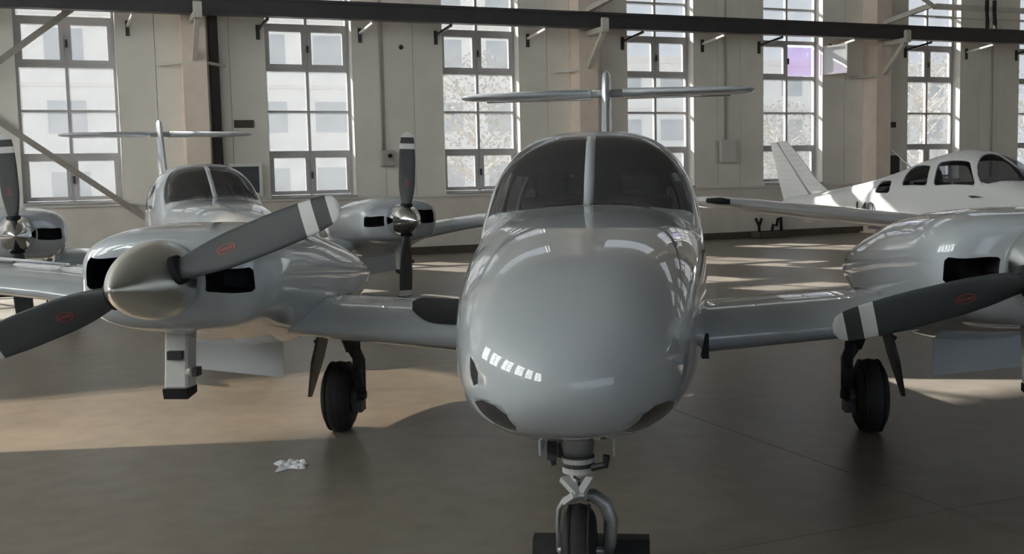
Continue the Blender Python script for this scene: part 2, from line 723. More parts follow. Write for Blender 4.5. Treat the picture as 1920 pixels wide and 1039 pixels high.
# floor of concrete slabs with shallow joints
floor = struct_root('floor', WP(0, 0, 0), WROT)
obj('joint_filler', bx(S_L, S_R, -N_OPP, 0.06, -0.25, -0.005), M['joint'], floor)
s_edges = [S_L]
s = -5.45 - 5.0
while s < S_R - 0.5:
    if s > S_L + .5:
        s_edges.append(s)
    s += 5.0
s_edges.append(S_R)
n_edges = [-0.06]
n = 13.3 - 4.9 * 2
while n < N_OPP - .5:
    n_edges.append(n)
    n += 4.9
n_edges.append(N_OPP)
for i in range(len(s_edges) - 1):
    for j in range(len(n_edges) - 1):
        obj('slab', bx(s_edges[i] + .003, s_edges[i + 1] - .003, -n_edges[j + 1] + .003, -n_edges[j] - .003, -0.06, 0.0),
            M['floor'], floor)

# window wall: masonry dado, upright panels between the windows, lintel
wall_back = struct_root('wall_back', WP(0, 0, 0), WROT)
obj('dado', bx(S_L, S_R, -N_IN, -N_OUT, 0, ZB - 0.06), M['dado'], wall_back)
obj('dado_cap', bx(S_L, S_R, -N_IN - 0.035, -N_OUT, ZB - 0.06, ZB), M['frame_w'], wall_back, bevel=0.008)
CZ0, CZ1 = 8.4, 9.95                   # ribbon windows high under the eave
CLER = [(-22.0, -12.4), (-12.3, -9.5)] + [(c - 4.075 + 8.15 * k - 2.6, c - 4.075 + 8.15 * k + 2.6) for c in (1.56,) for k in range(0, 5)]
CLER = [c for c in CLER if c[1] < 30.5]
obj('lintel', bx(S_L, CLER[0][1], -N_IN, -N_OUT, ZT, 7.75), M['panel'], wall_back)
obj('lintel', bx(CLER[0][1], S_R, -N_IN, -N_OUT, ZT, CZ0), M['panel'], wall_back)
obj('lintel', bx(S_L, S_R, -N_IN, -N_OUT, CZ1, Z_EAVE + 0.3), M['panel'], wall_back)
CLER_Z = [(7.75, 9.35)] + [(9.15, CZ1)] + [(CZ0, CZ1)] * 20
obj('panel', bx(CLER[1][0], CLER[1][1], -N_IN, -N_OUT, CZ0, 9.15), M['panel'], wall_back)
obj('panel', bx(CLER[0][0], CLER[0][1], -N_IN, -N_OUT, 9.35, CZ1), M['panel'], wall_back)
q0 = S_L
for a, b in CLER + [(S_R, S_R)]:
    obj('panel', bx(q0, a, -N_IN, -N_OUT, CZ0, CZ1), M['panel'], wall_back)
    q0 = b
obj('baseboard_back', bx(S_L, S_R, -N_IN - 0.03, -N_IN, 0, 0.16), M['skirt'])
bpy.data.objects['baseboard_back'].location = WP(0, 0, 0)
bpy.data.objects['baseboard_back'].rotation_euler = WROT
bpy.data.objects['baseboard_back']['kind'] = 'structure'
edges = sorted(all_win.values())
piers = []
p0 = S_L
for e in edges:
    piers.append((p0, e - FW))
    p0 = e + WIN_W + FW
piers.append((p0, S_R))
for a, b in piers:
    k = max(1, round((b - a) / 0.72))
    for i in range(k):
        x0, x1 = a + (b - a) * i / k, a + (b - a) * (i + 1) / k
        g0 = 0.004 if i else 0
        g1 = 0.004 if i < k - 1 else 0
        obj('panel', bx(x0 + g0, x1 - g1, -N_IN, -N_OUT, ZB, ZT), M['panel'], wall_back)
    obj('panel_backing', bx(a, b, -0.10, -N_OUT - 0.005, ZB, ZT), M['panel'], wall_back)

# windows of paired panes
ROWS = [(1.295, 2.146, 'sash'), (2.146, 2.97, 'fixed'), (2.97, 3.81, 'fixed'), (3.81, 4.64, 'sash'),
        (4.65, 5.44, 'fixed'), (5.44, 6.16, 'fixed')]
pane_cache = {}


def pane_mesh(w, h, m):
    k = (round(w, 3), round(h, 3), m.name)
    if k not in pane_cache:
        bm = bx(-w / 2, w / 2, -0.004, 0.004, 0, h)
        bmesh.ops.recalc_face_normals(bm, faces=bm.faces[:])
        me = bpy.data.meshes.new('pane')
        bm.to_mesh(me)
        bm.free()
        me.materials.append(m)
        pane_cache[k] = me
    return pane_cache[k]


def frame_rect(bm, x0, x1, z0, z1, w, y0, y1):
    box(bm, x0, x0 + w, y0, y1, z0, z1)
    box(bm, x1 - w, x1, y0, y1, z0, z1)
    box(bm, x0 + w, x1 - w, y0, y1, z0, z0 + w)
    box(bm, x0 + w, x1 - w, y0, y1, z1 - w, z1)


sash_cache = {}


def build_window(i, s0, detail=True):
    w = struct_root('window_%d' % i, WP(s0 + WIN_W / 2, 0, 0), WROT)
    h = WIN_W / 2
    bm = bmesh.new()
    frame_rect(bm, -h - FW, h + FW, ZB, ZT, FW, -0.05, 0.05)
    obj('frame', bm, M['frame'], w)
    for sx in (-1, 1):
        a, b = sorted((sx * (h + FW), sx * (h + FW - .008)))
        obj('jamb', bx(a, b, -N_IN - .006, -0.05, ZB + .035, ZT), M['frame_w'], w)
    obj('sill', bx(-h - FW, h + FW, -N_IN - 0.06, -0.05, ZB - 0.0, ZB + 0.035), M['frame'], w)
    if not detail:
        link('pane', pane_mesh(WIN_W, ZT - ZB - 2 * FW, M['pane']), None, w, loc=(0, 0, ZB + FW))
        bm = bmesh.new()
        box(bm, -0.03, 0.03, -0.04, 0.04, ZB + FW, ZT - FW)
        for (z0, z1, k) in ROWS[1:]:
            for x0, x1 in ((-h, -0.03), (0.03, h)):
                box(bm, x0, x1, -0.035, 0.035, z0 - 0.03, z0 + 0.03)
        obj('glazing_bars', bm, M['frame'], w)
        return w
    obj('mullion', bx(-0.028, 0.028, -0.045, 0.045, ZB + FW, ZT - FW), M['frame'], w)
    for (z0, z1, k) in ROWS[1:]:
        thick = 0.045 if (k == 'sash' or z0 in (2.146, 4.65, 7.10)) else 0.022
        for x0, x1 in ((-h, -0.028), (0.028, h)):
            obj('transom', bx(x0, x1, -0.04, 0.04, z0 - thick, z0 + thick), M['frame'], w)
    for (z0, z1, k) in ROWS:
        for sx in (-1, 1):
            pw = h - 0.028
            cx = sx * (0.028 + pw / 2)
            zz0, zz1 = z0 + 0.02, z1 - 0.02
            open_sash = (i == 5 and sx == 1 and abs(z0 - 3.81) < 0.01)
            if k == 'sash' and not open_sash:
                key = (round(pw, 3), round(zz1 - zz0, 3))
                if key not in sash_cache:
                    bm = bmesh.new()
                    frame_rect(bm, -pw / 2, pw / 2, 0, zz1 - zz0, 0.075, -0.06, 0.02)
                    bmesh.ops.recalc_face_normals(bm, faces=bm.faces[:])
                    me = bpy.data.meshes.new('sash')
                    bm.to_mesh(me)
                    bm.free()
                    me.materials.append(M['frame'])
                    sash_cache[key] = me
                so = link('sash', sash_cache[key], None, w, loc=(cx, 0, zz0))
                if sx < 0:
                    bm = bx(-0.02, 0.02, -0.10, -0.06, (zz0 + zz1) / 2 - .09, (zz0 + zz1) / 2 + .05)
                    obj('handle', bm, M['dsteel'], w, loc=(0.02, 0, 0), bevel=0.006)
            if open_sash:
                continue
            m = M['pane']
            link('pane', pane_mesh(pw, zz1 - zz0, m), None, w, loc=(cx, 0, zz0))
    if i == 5:
        z0, z1 = 3.87, 4.56
        # violet-tinted second light behind the opening, and the sash swung in to the hangar
        link('pane', pane_mesh(h - 0.05, z1 - z0, M['pane_v']), None, w, loc=(0.03 + (h - .05) / 2, 0.03, z0))
        bm = bmesh.new()
        frame_rect(bm, 0, 0.74, 0, z1 - z0, 0.045, -0.02, 0.02)
        so = obj('sash', bm, M['frame_w'], w, loc=(h + 0.06, -0.22, z0), rot=(0, 0, R(-72)))
        pm = link('pane', pane_mesh(0.66, z1 - z0 - .08, M['pane_h']), None, so, loc=(0.37, 0, .04))
    return w


for i, s0 in WIN_S.items():
    build_window(i, s0)
for i, s0 in WIN_S_OUT.items():
    build_window(i, s0, detail=False)
for i, s0 in all_win.items():
    portal(s0 + WIN_W / 2, -0.12, (ZB + ZT) / 2, WIN_W, ZT - ZB, ND)

for k, (a, b) in enumerate(CLER):
    CZ0, CZ1 = CLER_Z[k]
    g = struct_root('window_%d' % (40 + k), WP((a + b) / 2, 0, 0), WROT)
    h = (b - a) / 2
    link('pane', pane_mesh(b - a, CZ1 - CZ0, M['pane_dull' if k == 0 else 'pane']), None, g, loc=(0, 0, CZ0))
    bm = bmesh.new()
    frame_rect(bm, -h, h, CZ0, CZ1, 0.08, -0.05, 0.05)
    box(bm, -.04, .04, -.05, .05, CZ0 + .08, CZ1 - .08)
    obj('frame', bm, M['frame'], g)
    portal((a + b) / 2, -0.12, (CZ0 + CZ1) / 2, b - a, CZ1 - CZ0, ND)

# the other walls and roof, out of the picture: they close the room and let daylight in
def opp_wall():
    w = struct_root('wall_front', WP(0, 0, 0), WROT)
    y0, y1 = -N_OPP - 0.25, -N_OPP
    ws = [S_L + 1.6 + 4.05 * k for k in range(9)]
    zb, zt, ww = 0.5, 9.8, 3.8  # unseen glazing, enlarged to put front light on the aeroplane noses
    obj('dado', bx(S_L, S_R, y0, y1, 0, zb), M['dado'], w)
    obj('lintel', bx(S_L, S_R, y0, y1, zt, Z_EAVE + .3), M['panel'], w)
    p0 = S_L
    for s in ws:
        obj('panel', bx(p0, s, y0, y1, zb, zt), M['panel'], w)
        p0 = s + ww
    obj('panel', bx(p0, S_R, y0, y1, zb, zt), M['panel'], w)
    for k, s in enumerate(ws):
        g = struct_root('window_%d' % (20 + k), WP(s + ww / 2, N_OPP + 0.12, 0), WROT)
        link('pane', pane_mesh(ww, zt - zb, M['pane_clear']), None, g, loc=(0, 0, zb))
        bm = bmesh.new()
        frame_rect(bm, -ww / 2, ww / 2, zb, zt, 0.09, -0.05, 0.05)
        box(bm, -0.04, 0.04, -0.05, 0.05, zb + .09, zt - .09)
        for q in range(1, 4):
            z = zb + (zt - zb) * q / 4
            for x0, x1 in ((-ww / 2 + .09, -.04), (.04, ww / 2 - .09)):
                box(bm, x0, x1, -0.05, 0.05, z - .05, z + .05)
        obj('frame', bm, M['frame'], g)
        portal(s + ww / 2, N_OPP + 0.3, (zb + zt) / 2, ww, zt - zb, -ND)


opp_wall()


def left_wall():
    w = struct_root('wall_left', WP(S_L, 0, 0), WROT)
    zb, zt, ww = 5.0, 10.7, 3.3  # unseen windows, raised and frosted to steer light onto the left floor
    ns = [3.0 + 4.4 * k for k in range(6)]
    obj('dado', bx(-0.25, 0, -N_OPP, 0, 0, zb), M['dado'], w)
    obj('lintel', bx(-0.25, 0, -N_OPP, 0, zt, Z_EAVE + .3), M['panel'], w)
    p0 = 0.0
    for k, n in enumerate(ns):
        obj('panel', bx(-0.25, 0, -n, -p0, zb, zt), M['panel'], w)
        p0 = n + ww
        g = struct_root('window_%d' % (50 + k), WP(S_L - 0.12, n + ww / 2, 0), (0, 0, WA + math.pi / 2))
        link('pane', pane_mesh(ww, zt - zb, M['pane_frost']), None, g, loc=(0, 0, zb))
        bm = bmesh.new()
        frame_rect(bm, -ww / 2, ww / 2, zb, zt, 0.09, -0.05, 0.05)
        box(bm, -0.04, 0.04, -0.05, 0.05, zb + .09, zt - .09)
        for q in range(1, 4):
            z = zb + (zt - zb) * q / 4
            for x0, x1 in ((-ww / 2 + .09, -.04), (.04, ww / 2 - .09)):
                box(bm, x0, x1, -0.05, 0.05, z - .05, z + .05)
        obj('frame', bm, M['frame'], g)
        portal(S_L - 0.3, n + ww / 2, (zb + zt) / 2, ww, zt - zb, SD)
    obj('panel', bx(-0.25, 0, -N_OPP, -p0, zb, zt), M['panel'], w)


left_wall()
w_r = struct_root('wall_right', WP(S_R, 0, 0), WROT)
obj('panel', bx(0, 0.25, -N_OPP, 0, 0, Z_EAVE + .3), M['panel'], w_r)
ceiling = obj('ceiling', bx(S_L - .3, S_R + .3, -N_OPP - .3, .3, Z_EAVE + .3, Z_EAVE + .45), M['roof'], loc=WP(0, 0, 0), rot=WROT)
ceiling['kind'] = 'structure'
ground = obj('ground', bx(-140, 140, -140, 140, -0.6, -0.3), M['out_ground'], loc=WP(0, 0, 0), rot=WROT)
ground['kind'] = 'structure'
# ------------------------------------------------------------------ steelwork on the window wall
COL_S = [(-6.63, 'cream steel column left of the second window, over the left aeroplane'),
         (1.56, 'cream steel column behind the T-tail of the centre aeroplane'),
         (9.60, 'cream steel column behind the small single-engine aeroplane')]


def make_column(label):
    t = thing('steel_column', label, 'column', group='columns along the window wall')
    f0, f1 = -0.80, -N_IN
    obj('flange', bx(-0.22, 0.22, f0, f0 + 0.02, 0, Z_EAVE + .28), M['column'], t)
    obj('flange', bx(-0.22, 0.22, f1 - 0.02, f1, 0, Z_EAVE + .28), M['column'], t)
    obj('web', bx(-0.20, -0.18, f0 + 0.02, f1 - 0.02, 0, Z_EAVE + .28), M['column'], t)
    obj('web', bx(0.18, 0.20, f0 + 0.02, f1 - 0.02, 0, Z_EAVE + .28), M['column'], t)
    obj('base_plate', bx(-0.30, 0.30, f0 - 0.06, f1, 0.0, 0.03), M['column'], t)
    bm = bmesh.new()
    box(bm, -0.075, 0.075, -1.62, f0, 4.54, 4.645)
    prism(bm, [(-1.62, 4.645), (-1.54, 4.645), (-1.54, 4.80), (-1.585, 4.83), (-1.62, 4.80)], -0.075, 0.075, 'YZ')
    obj('bracket_arm', bm, M['rail'], t)
    bm = bmesh.new()
    bar(bm, (0, f0, 3.88), (0, -1.50, 4.54), 0.09, 0.09, up=(0, 0, 1))
    obj('bracket_strut', bm, M['rail'], t)
    for sx in (-1, 1):                                # fly braces from the front flange back to the wall
        bm = bmesh.new()
        bar(bm, (sx * 0.21, f0 + .03, 3.83), (sx * 0.62, -N_IN, 3.82), 0.05, 0.05)
        obj('fly_brace', bm, M['rail'], t)
    return t


def place_column(c, s):
    c.location = WP(s, 0, 0)
    c.rotation_euler = WROT


col0 = make_column(COL_S[0][1])
place_column(col0, COL_S[0][0])
for s, lab in COL_S[1:]:
    c = copy_tree(col0)
    c['label'] = lab
    place_column(c, s)
# upper trusswork at the two right-hand columns
for (s, lab) in ((1.56, 'pale steel truss brace rising from the column behind the centre T-tail'),
                 (9.60, 'pale steel truss brace above the small aeroplane, with a crossing strut')):
    t = thing('truss_brace', lab, 'brace', WP(s, 0, 0), WROT, 'truss braces above the dark beam')
    bm = bmesh.new()
    bar(bm, (0, -0.80, 5.10), (0.28, -2.05, 5.34), 0.10, 0.11)
    obj('lower_brace', bm, M['rail'], t)
    if s > 5:
        bm = bmesh.new()
        bar(bm, (0.28, -2.05, 5.34), (-0.1, -1.6, 5.85), 0.10, 0.10)
        bar(bm, (-0.1, -1.6, 5.85), (-0.3, -0.8, 6.7), 0.10, 0.10)
        obj('crossing_strut', bm, M['brace'], t)

t = thing('crane_beam', 'long dark steel beam carried on column brackets across the top of the view', 'beam',
          WP(0, 0, 4.648), WROT)
bm = bmesh.new()
x0, x1 = -14.3, 30.8
box(bm, x0, x1, -1.30, -1.08, 0.0, 0.055)
box(bm, x0, x1, -1.27, -1.11, 0.055, 0.28)
box(bm, x0, x1, -1.30, -1.08, 0.28, 0.335)
obj('girder', bm, M['beam'], t)
t = thing('roof_tie_rail', 'pale horizontal steel rail above the dark beam at the top right', 'rail', WP(10.2, 1.8, 5.30), WROT)
obj('rail_bar', bx(0, 9, -0.06, 0.06, 0, 0.12), M['rail'], t)
bm = bmesh.new()
box(bm, 0, 9, -0.03, 0.03, -0.20, -0.17)
obj('lower_bar', bm, M['rail'], t)
for q in (1.52, 1.76):
    bm = bmesh.new()
    bar(bm, (q, -0.12, 0.25), (q, -0.12, -0.02), 0.075, 0.05, up=(1, 0, 0))
    bar(bm, (q, -0.12, -0.02), (q + .02, -0.12, -0.22), 0.06, 0.05, up=(1, 0, 0))
    bar(bm, (q + .02, -0.12, -0.22), (q + .02, -0.12, -0.42), 0.075, 0.05, up=(1, 0, 0))
    obj('hanger', bm, M['black'], t)

# cross bracing in the bay at the far left
for (a, b, lab) in (((-14.3, 6.0), (-6.90, 0.42), 'brown-grey diagonal brace falling to the foot of the left column'),
                    ((-14.3, 0.45), (-6.90, 6.15), 'brown-grey diagonal brace rising across the top of the leftmost window')):
    bm = bmesh.new()
    q = -0.44 if a[1] > 1 else -0.52
    bar(bm, (a[0], q, a[1]), (b[0], q, b[1]), 0.05, 0.11)
    o = obj('diagonal_brace', bm, M['brace'], loc=WP(0, 0, 0), rot=WROT)
    tag(o, lab, 'brace', 'cross bracing at the far left')

# plain dark upright strip beside the left column
bm = bx(-0.09, 0.09, -0.42, -N_IN, 1.9, Z_EAVE)
o = obj('dark_strip', bm, M['column_d'], loc=WP(-6.22, 0, 0), rot=WROT, bevel=0.02)
tag(o, 'dark square strip close to the right side of the left column', 'strip')

# small wall brackets at the heads of the windows
BR = [(-10.0, 0, 'first'), (-7.75, 1, ''), (-5.36, 0, ''), (-3.33, 1, ''), (-1.72, 0, ''), (0.36, 1, ''), (2.66, 0, ''), (4.74, 1, ''),
      (6.30, 0, ''), (8.38, 1, ''), (10.70, 0, ''), (12.72, 1, ''), (14.45, 0, '')]
WN = ['leftmost window', 'second window from the left', 'third window from the left', 'window left of the centre T-tail fin',
      'window with the open sash', 'window above the small aeroplane', 'window at the right edge']
br_names = ['left side of the leftmost window', 'right side of the leftmost window',
            'left side of the second window from the left', 'right side of the second window from the left',
            'left side of the third window from the left', 'right side of the third window from the left',
            'left side of the window right of the centre fin', 'right side of the window right of the centre fin',
            'left side of the window with the open sash', 'right side of the window with the open sash',
            'left side of the window over the small aeroplane', 'right side of the window over the small aeroplane',
            'left side of the window at the right edge']
for (s, white, _), nm in zip(BR, br_names):
    t = thing('wall_bracket', ('pale' if white else 'dark') + ' bracket arm at the ' + nm, 'bracket', WP(s, N_IN, 4.36), WROT,
              'bracket arms at the window heads')
    obj('plate', bx(-0.035, 0.035, -0.03, 0.0, -0.02, 0.26), M['dsteel'], t)
    bm = bmesh.new()
    bar(bm, (0, -0.03, 0.16), (0.05, -0.85, 0.26), 0.045, 0.045)
    obj('arm', bm, M['frame_w'] if white else M['dsteel'], t)

# conduits with boxes
for (s, zt, zb, hw, m, lab, dark) in ((-2.86, 2.17, 1.84, 0.14, 'box', 'grey junction box on a conduit between the second and third windows', True),
                                      (5.36, 2.33, 1.80, 0.22, 'boxw', 'pale switch box on a conduit left of the open-sash window', False)):
    t = thing('junction_box', lab, 'box', WP(s, N_IN, zb), WROT)
    obj('case', bx(-hw, hw, -0.13, 0, 0, zt - zb), M[m], t, bevel=0.012)
    obj('cover', bx(-hw + .02, hw - .02, -0.142, -0.13, 0.02, zt - zb - .02), M[m], t, bevel=0.004)
    bm = bmesh.new()
    tube(bm, [(-0.07 if dark else -.02, -0.035, zt - zb), (-0.07 if dark else -.02, -0.035, 8.0)], 0.028, 10)
    obj('conduit', bm, M['box'], t, smooth=True)
    if dark:
        bm = bmesh.new()
        lathe(bm, [(-0.19, 0.0), (-0.19, 0.04), (-0.14, 0.045)], 'Y', 16, (0.04, 0, 0.22))
        obj('knob', bm, M['black'], t)
    else:
        obj('side_case', bx(-hw - 0.06, -hw - 0.005, -0.09, 0, 0.0, zt - zb - .02), M['box'], t)
o = obj('conduit', bx(-0.02, 0.02, -0.05, 0, 1.3, 8), M['box'], loc=WP(13.6, N_IN, 0), rot=WROT)
tag(o, 'grey conduit on the wall between the two rightmost windows', 'conduit')
o = obj('wall_plate', bx(-0.19, 0.19, -0.03, 0, 0, 0.15), M['skirt'], loc=WP(-5.70, N_IN, 2.64), rot=WROT, bevel=0.006)
tag(o, 'small brown plate on the wall right of the left column', 'plate')
o = obj('wall_plate', bx(-0.12, 0.12, -0.03, 0, 0, 0.14), M['dsteel'], loc=WP(10.30, N_IN, 2.60), rot=WROT, bevel=0.006)
tag(o, 'small dark plate on the wall right of the right column', 'plate')
bm = bmesh.new()
lathe(bm, [(-0.09, 0.0), (-0.085, 0.02), (-0.03, 0.03), (0, 0.05)], 'Y', 12)
o = obj('wall_hook', bm, M['dsteel'], loc=WP(-2.47, N_IN, 4.27), rot=WROT)
tag(o, 'small dark fitting high on the wall beside the third window', 'fitting')
# dark framed boards beside the columns
for (s0, s1, z0, z1, lab) in ((-6.02, -5.42, 1.33, 1.93, 'dark board in a white frame behind the left aeroplane canopy'),
                              (10.06, 10.56, 1.38, 1.95, 'dark board in a pale frame behind the small aeroplane')):
    t = thing('notice_board', lab, 'board', WP((s0 + s1) / 2, N_IN, z0), WROT, 'dark boards beside the columns')
    w = (s1 - s0) / 2
    bm = bmesh.new()
    frame_rect(bm, -w - .02, w + .02, -.02, z1 - z0 + .02, 0.06, -0.08, 0)
    obj('frame', bm, M['white'], t)
    obj('face', bx(-w + .05, w - .05, -0.05, 0, 0.05, z1 - z0 - .05), M['board'], t)
# low plinth with odds and ends at the foot of the wall
t = thing('plinth', 'low concrete plinth at the wall foot under the small aeroplane wing', 'plinth', WP(6.5, 0.45, 0), WROT)
obj('block', bx(-0.45, 0.45, -0.2, 0.2, 0, 0.14), M['skirt'], t, bevel=0.015)
for (dx, kind, lab) in ((-0.30, 'y', 'black forked fitting standing on the plinth, left of the pair'),
                        (0.18, 'n', 'black arched fitting standing on the plinth, right of the pair')):
    bm = bmesh.new()
    if kind == 'y':
        tube(bm, [(0, 0, 0), (0, 0, 0.14), (-0.10, 0, 0.33)], 0.032, 8)
        tube(bm, [(0, 0, 0.14), (0.07, 0, 0.33)], 0.032, 8)
    else:
        tube(bm, [(-0.12, 0, 0), (-0.08, 0, 0.16), (0.02, 0, 0.14), (0.06, 0, 0.30), (0.14, 0, 0.33), (0.16, 0, 0)], 0.036, 8)
    o = obj('floor_fitting', bm, M['black'], loc=WP(6.5 + dx, 0.45, 0.14), rot=WROT, smooth=True)
    tag(o, lab, 'fitting', 'fittings on the plinth')

# ------------------------------------------------------------------ outdoors, seen faintly through the dusty panes
def outdoor_building(label, s0, s1, n, h, floors, bays, loc_n):
    t = thing('building', label, 'building', WP((s0 + s1) / 2, n, -0.3), WROT)
    w = (s1 - s0) / 2
    obj('wall', bx(-w, w, 0, 9, 0, h), M['out_wall'], t)
    obj('roof_edge', bx(-w - .3, w + .3, -0.3, 9.3, h, h + 0.5), M['frame_w'], t)
    fh = h / floors
    bwid = 2 * w / bays
    me = None
    for f in range(floors):
        for b in range(bays):
            x = -w + bwid * (b + .5)
            z = fh * f + fh * .32
            if me is None:
                o = obj('window', bx(-bwid * .27, bwid * .27, -0.05, 0.05, 0, fh * .46), M['out_win'], t, loc=(x, 0, z))
                me = o.data
            else:
                link('window', me, None, t, loc=(x, 0, z))
    for f in range(1, floors):
        obj('string_course', bx(-w, w, -0.12, 0, fh * f - .1, fh * f + .1), M['frame_w'], t)


outdoor_building('pale four-storey building outside, seen through the left windows', -26, 15.4, -34, 13.5, 4, 13, 0)
outdoor_building('pale low building outside, seen through the right windows', 17, 60, -48, 10, 3, 12, 0)


def tree(label, s, n, h, r):
    t = thing('tree', label, 'tree', WP(s, n, -0.3), (0, 0, random.uniform(0, 6)), 'bare pale trees outside the windows')
    bm = bmesh.new()
    tube(bm, [(0, 0, 0), (0.05, 0, h * .3), (0, .08, h * .62), (.1, 0, h * .95)], [.14, .11, .07, .02], 8)
    for k in range(14):
        z = h * random.uniform(.25, .8)
        a = random.uniform(0, 6.28)
        L = r * random.uniform(.6, 1.0)
        tube(bm, [(0, 0, z), (math.cos(a) * L * .5, math.sin(a) * L * .5, z + L * .35),
                  (math.cos(a) * L, math.sin(a) * L, z + L * .8)], [.05, .03, .008], 5)
    obj('trunk', bm, M['bark'], t)
    bm = bmesh.new()
    for k in range(1400):
        while True:
            p = Vector((random.uniform(-1, 1), random.uniform(-1, 1), random.uniform(-1, 1)))
            if p.length < 1:
                break
        c = Vector((p.x * r, p.y * r, h * .62 + p.z * h * .42))
        u = Vector((random.gauss(0, 1), random.gauss(0, 1), random.gauss(0, 1))).normalized() * .07
        v = u.orthogonal().normalized() * .05
        vs = [bm.verts.new(c + q) for q in (u, v, -u, -v)]
        bm.faces.new(vs)
    o = obj('foliage', bm, M['leaf'], t)
    o['kind'] = 'stuff'


for (s, n, h, r, lab) in ((3.9, -12, 6.0, 2.4, 'pale leafy tree outside the third window from the left'),
                          (17.5, -14, 4.6, 2.0, 'pale leafy tree outside the open-sash window'),
                          (23.8, -13, 6.5, 2.8, 'tall pale leafy tree outside the window above the small aeroplane'),
                          (32, -15, 6.2, 2.6, 'pale leafy tree outside the window at the right edge')):
    tree(lab, s, n, h, r)


# ------------------------------------------------------------------ propeller pieces
BL = [(.14, .085, .080, 42), (.19, .115, .070, 38), (.25, .145, .055, 34), (.33, .172, .044, 30), (.45, .190, .033, 26),
      (.62, .190, .025, 22), (.78, .178, .019, 18), (.89, .160, .015, 16), (.95, .140, .012, 16), (.985, .105, .010, 16),
      (1.0, .045, .008, 16)]
BLf = [pchip([b[0] for b in BL], [b[k] for b in BL]) for k in (1, 2, 3)]


def blade_pt(r, c, front):
    """c in -1..1 across the chord"""
    ch, th, be = BLf[0](r), BLf[1](r), R(BLf[2](r))
    C = Vector((0, math.sin(be), math.cos(be)))
    N = Vector((0, -math.cos(be), math.sin(be)))
    k = math.sqrt(max(0, 1 - c * c))
    return Vector((r, 0, 0)) + C * (c * ch / 2) + N * ((1 if front else -1) * k * th / 2)


def blade_mesh():
    bm = bmesh.new()
    rings = []
    rs = [.14 + (1.0 - .14) * (i / 40) ** 0.9 for i in range(41)]
    for r in rs:
        ring = []
        for k in range(20):
            a = 2 * math.pi * k / 20
            ring.append(bm.verts.new(blade_pt(r, math.cos(a), math.sin(a) >= 0)))
        rings.append(ring)
    for a, b in zip(rings, rings[1:]):
        for k in range(20):
            bm.faces.new((a[k], a[(k + 1) % 20], b[(k + 1) % 20], b[k]))
    bm.faces.new(rings[0])
    bm.faces.new(rings[-1])
    return bm


def emblem_mesh():
    bm = bmesh.new()

    def q(u, v):
        r = .43 + u
        ch = BLf[0](r)
        p = blade_pt(r, v / (ch / 2), True)
        be = R(BLf[2](r))
        return p + Vector((0, -math.cos(be), math.sin(be))) * 0.0025
    n = 32
    for (a0, a1) in ((1.0, 0.84),):
        o_ = [bm.verts.new(q(.046 * a0 * math.cos(6.2832 * k / n), .026 * a0 * math.sin(6.2832 * k / n))) for k in range(n)]
        i_ = [bm.verts.new(q(.046 * a1 * math.cos(6.2832 * k / n), .026 * a1 * math.sin(6.2832 * k / n))) for k in range(n)]
        for k in range(n):
            bm.faces.new((o_[k], o_[(k + 1) % n], i_[(k + 1) % n], i_[k]))
    for (u0, u1, v0, v1) in ((-.032, -.022, -.007, .007), (-.018, -.006, -.007, .007), (-.002, .008, -.007, .007),
                             (.012, .020, -.007, .007), (.023, .032, -.007, .007)):
        vs = [bm.verts.new(q(u, v)) for u, v in ((u0, v0), (u1, v0), (u1, v1), (u0, v1))]
        bm.faces.new(vs)
    return bm


def spinner_mesh(L=.50, r0=.19):
    bm = bmesh.new()
    prof = [(0.06, 0.0), (0.06, r0 * .94), (0.05, r0), (0.0, r0)]
    for i in range(1, 25):
        t = i / 24
        prof.append((-L * t, r0 * (1 - t ** 1.9) ** 0.92 if t < 1 else 0.0))
    lathe(bm, prof, 'Y', 56)
    return bm


def tyre_mesh(rad, w, axis='X'):
    bm = bmesh.new()
    ri = rad * .45
    prof = []
    for k in range(17):
        a = math.pi * k / 16
        x = -w / 2 * math.cos(a)
        x = math.copysign(abs(x / (w / 2)) ** .88 * w / 2, x)
        prof.append((x, ri + (rad - ri) * math.sin(a) ** .72))
    prof = [(-w * .36, ri)] + prof + [(w * .36, ri)]
    # shallow grooves round the tread
    lathe(bm, prof, axis, 48)
    return bm


def wheel(parent, x, y, z, rad, w, name='tyre'):
    bm = tyre_mesh(rad, w)
    obj(name, bm, M['rubber'], parent, loc=(x, y, z), smooth=True)
    bm = bmesh.new()
    lathe(bm, [(-w * .33, 0), (-w * .36, rad * .2), (-w * .30, rad * .36), (-w * .36, rad * .46), (w * .36, rad * .46), (w * .30, rad * .36),
               (w * .36, rad * .2), (w * .33, 0)], 'X', 28)
    obj('wheel_hub', bm, M['ltmetal'], parent, loc=(x, y, z), smooth=True)
    bm = bmesh.new()
    for g in (-.28, 0, .28):
        gx = g * w
        rr = rad * (1.0 if abs(g) < .1 else .985)
        lathe(bm, [(gx - .004, rr - .012), (gx - .004, rr + .0015), (gx + .004, rr + .0015), (gx + .004, rr - .012)], 'X', 48)
    obj('tread_rib', bm, M['rubber'], parent, loc=(x, y, z))


